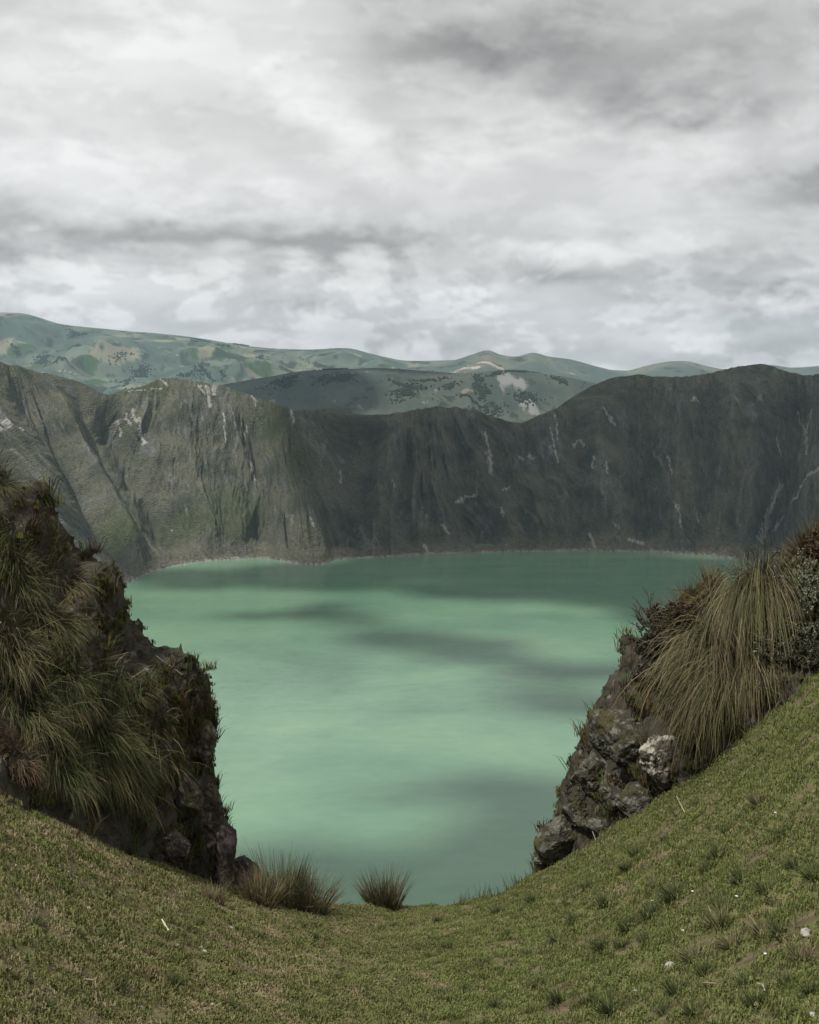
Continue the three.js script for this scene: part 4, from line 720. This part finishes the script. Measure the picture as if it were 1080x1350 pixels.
  stalk([[925, 1302], [935, 1302], [945, 1303]], 0.0045, [0.26, 0.2, 0.13], 'brown twig lying flat among the lower dark tufts');
  stalk([[998, 1303], [1006, 1306], [1008, 1314]], 0.0045, [0.4, 0.36, 0.28], 'curled pale stalk lying by the lower dark tufts');
  stalk([[884, 1162], [892, 1159], [898, 1158]], 0.006, [0.24, 0.19, 0.13], 'thin brown twig lying beside the dark tufts on the slope');
  stalk([[205, 868], [216, 876], [228, 884], [240, 893]], 0.009, [0.45, 0.40, 0.32], 'long pale dead root lying on the mossy bank by the cliff');
  stalk([[772, 1072], [778, 1090], [786, 1112]], 0.005, [0.3, 0.26, 0.18], 'thin dry stem leaning against the lowest boulders');
}

// ---------------------------------------------------------------- far woods and houses
{
  const blob = new THREE.IcosahedronGeometry(1, 1), a = blob.attributes.position;
  for (let i = 0; i < a.count; i++) { const f = 1 + 0.35 * noise(a.getX(i) * 2.1, a.getY(i) * 2.1, a.getZ(i) * 2.1); a.setXYZ(i, a.getX(i) * f, a.getY(i) * f * 1.2 + 0.6, a.getZ(i) * f); }
  const groves = [[382, 503, 14, 6, 1], [527, 505, 18, 6, 1], [535, 515, 10, 6, 1], [630, 520, 10, 12, 1], [625, 500, 10, 5, 1], [595, 509, 14, 4, 1], [690, 491, 30, 3, 1], [428, 502, 5, 3, 1], [452, 500, 6, 3, 1], [645, 541, 8, 6, 1], [690, 525, 10, 6, 1], [735, 500, 22, 3, 1], [440, 490, 8, 3, 1], [575, 500, 8, 3, 1],
    [45, 462, 22, 3, 0], [60, 475, 14, 3, 0], [110, 458, 12, 4, 0], [160, 470, 8, 3, 0], [190, 490, 8, 4, 0], [205, 461, 8, 3, 0], [265, 470, 6, 2, 0], [265, 493, 28, 5, 0], [312, 495, 4, 5, 0], [341, 494, 5, 5, 0], [300, 456, 20, 2, 0], [250, 450, 24, 2, 0], [100, 440, 20, 2, 0], [330, 470, 20, 3, 0], [420, 476, 20, 3, 0], [480, 480, 18, 3, 0], [165, 510, 6, 5, 0]];
  const spots = [];
  for (const [x, y, rx, ry, near] of groves) {
    const n = near ? 5 : 4; for (let k = 0; k < n; k++) {
      const c0 = (near ? midAt : farAt)(x + gs() * rx * 0.9, y + gs() * ry * 0.9), m = near ? 80 : 70, ax = near ? rr(12, 40) : rr(20, 60), az = near ? rr(20, 60) : rr(40, 110), tw = gs();
      for (let i = 0; i < m; i++) { const u = gs() * ax, w = gs() * az; spots.push([[c0.x + u + tw * w, -(c0.z + w), near], near ? rr(1.8, 3.8) : rr(2.5, 5), [0.026, 0.038, 0.023].map(v => v * rr(0.7, 1.3))]); }
    }
  }
  for (let i = 0; i < 3000; i++) { const near = i < 900, d = near ? rr(3900, 4900) : rr(5600, 9600), x = (rr(near ? 250 : -20, near ? 820 : 560) - 540) / FOC * d; if (Math.abs(fbm(x / 260, d / 420, 71, 2)) > 0.035) continue; spots.push([[x, d, near], near ? rr(1.2, 2.6) : rr(2, 4), [0.028, 0.04, 0.025].map(v => v * rr(0.7, 1.3))]); }
  for (const q of spots) { const [x, d, near] = q[0]; q[0] = new THREE.Vector3(x, (near ? midHeight : farHeight)(540 + x / d * FOC, d, x), -d); }
  const o = new THREE.InstancedMesh(blob, turfMat, spots.length), M = new THREE.Matrix4(), c = new THREE.Color();
  spots.forEach(([p, s, k], i) => { M.makeScale(s, s, s).setPosition(p); o.setMatrixAt(i, M); o.setColorAt(i, c.setRGB(...k)); });
  o.name = 'far_woodland'; add(o); tag(o, 'dark groves of trees scattered over the far hills', 'woodland', null, 'stuff');
  const wallG = new THREE.BoxGeometry(14, 6, 9), roofG = new THREE.CylinderGeometry(0.1, 6, 3.5, 4, 1); roofG.rotateY(Math.PI / 4); roofG.scale(1.9, 1, 1.15); roofG.translate(0, 4.75, 0);
  const wm = new THREE.MeshStandardMaterial({ color: new THREE.Color(0.5, 0.49, 0.47), roughness: 0.9 }), rm = new THREE.MeshStandardMaterial({ color: new THREE.Color(0.3, 0.27, 0.25), roughness: 0.8 });
  const house = (p, s, label, grp) => { const h = group('house', p); mesh('wall', wallG, wm, h); mesh('roof', roofG, rm, h); h.position.y += 2.5 * s; h.scale.setScalar(s); h.rotation.y = rr(-0.5, 0.5); tag(h, label, 'house', grp); };
  for (const [x, y] of [[80, 489], [86, 490], [92, 492], [98, 494]]) house(farAt(x, y), 1.1, 'tiny white house in a row just behind the crater rim', 'white houses behind the rim');
  for (const [x, y] of [[213, 471], [175, 511], [172, 487], [250, 466], [292, 478], [268, 464], [235, 469]]) house(farAt(x, y), 1.0, 'tiny pale farmhouse alone on the hazy green mountainside', 'farmhouses on the mountainside');
  for (const [x, y] of [[612, 491], [618, 492], [625, 492], [572, 490], [566, 489]]) house(midAt(x, y), 0.75, 'tiny pale house on the crest of the dark green hill', 'houses on the dark hill crest');
}

renderer.render(scene, camera);
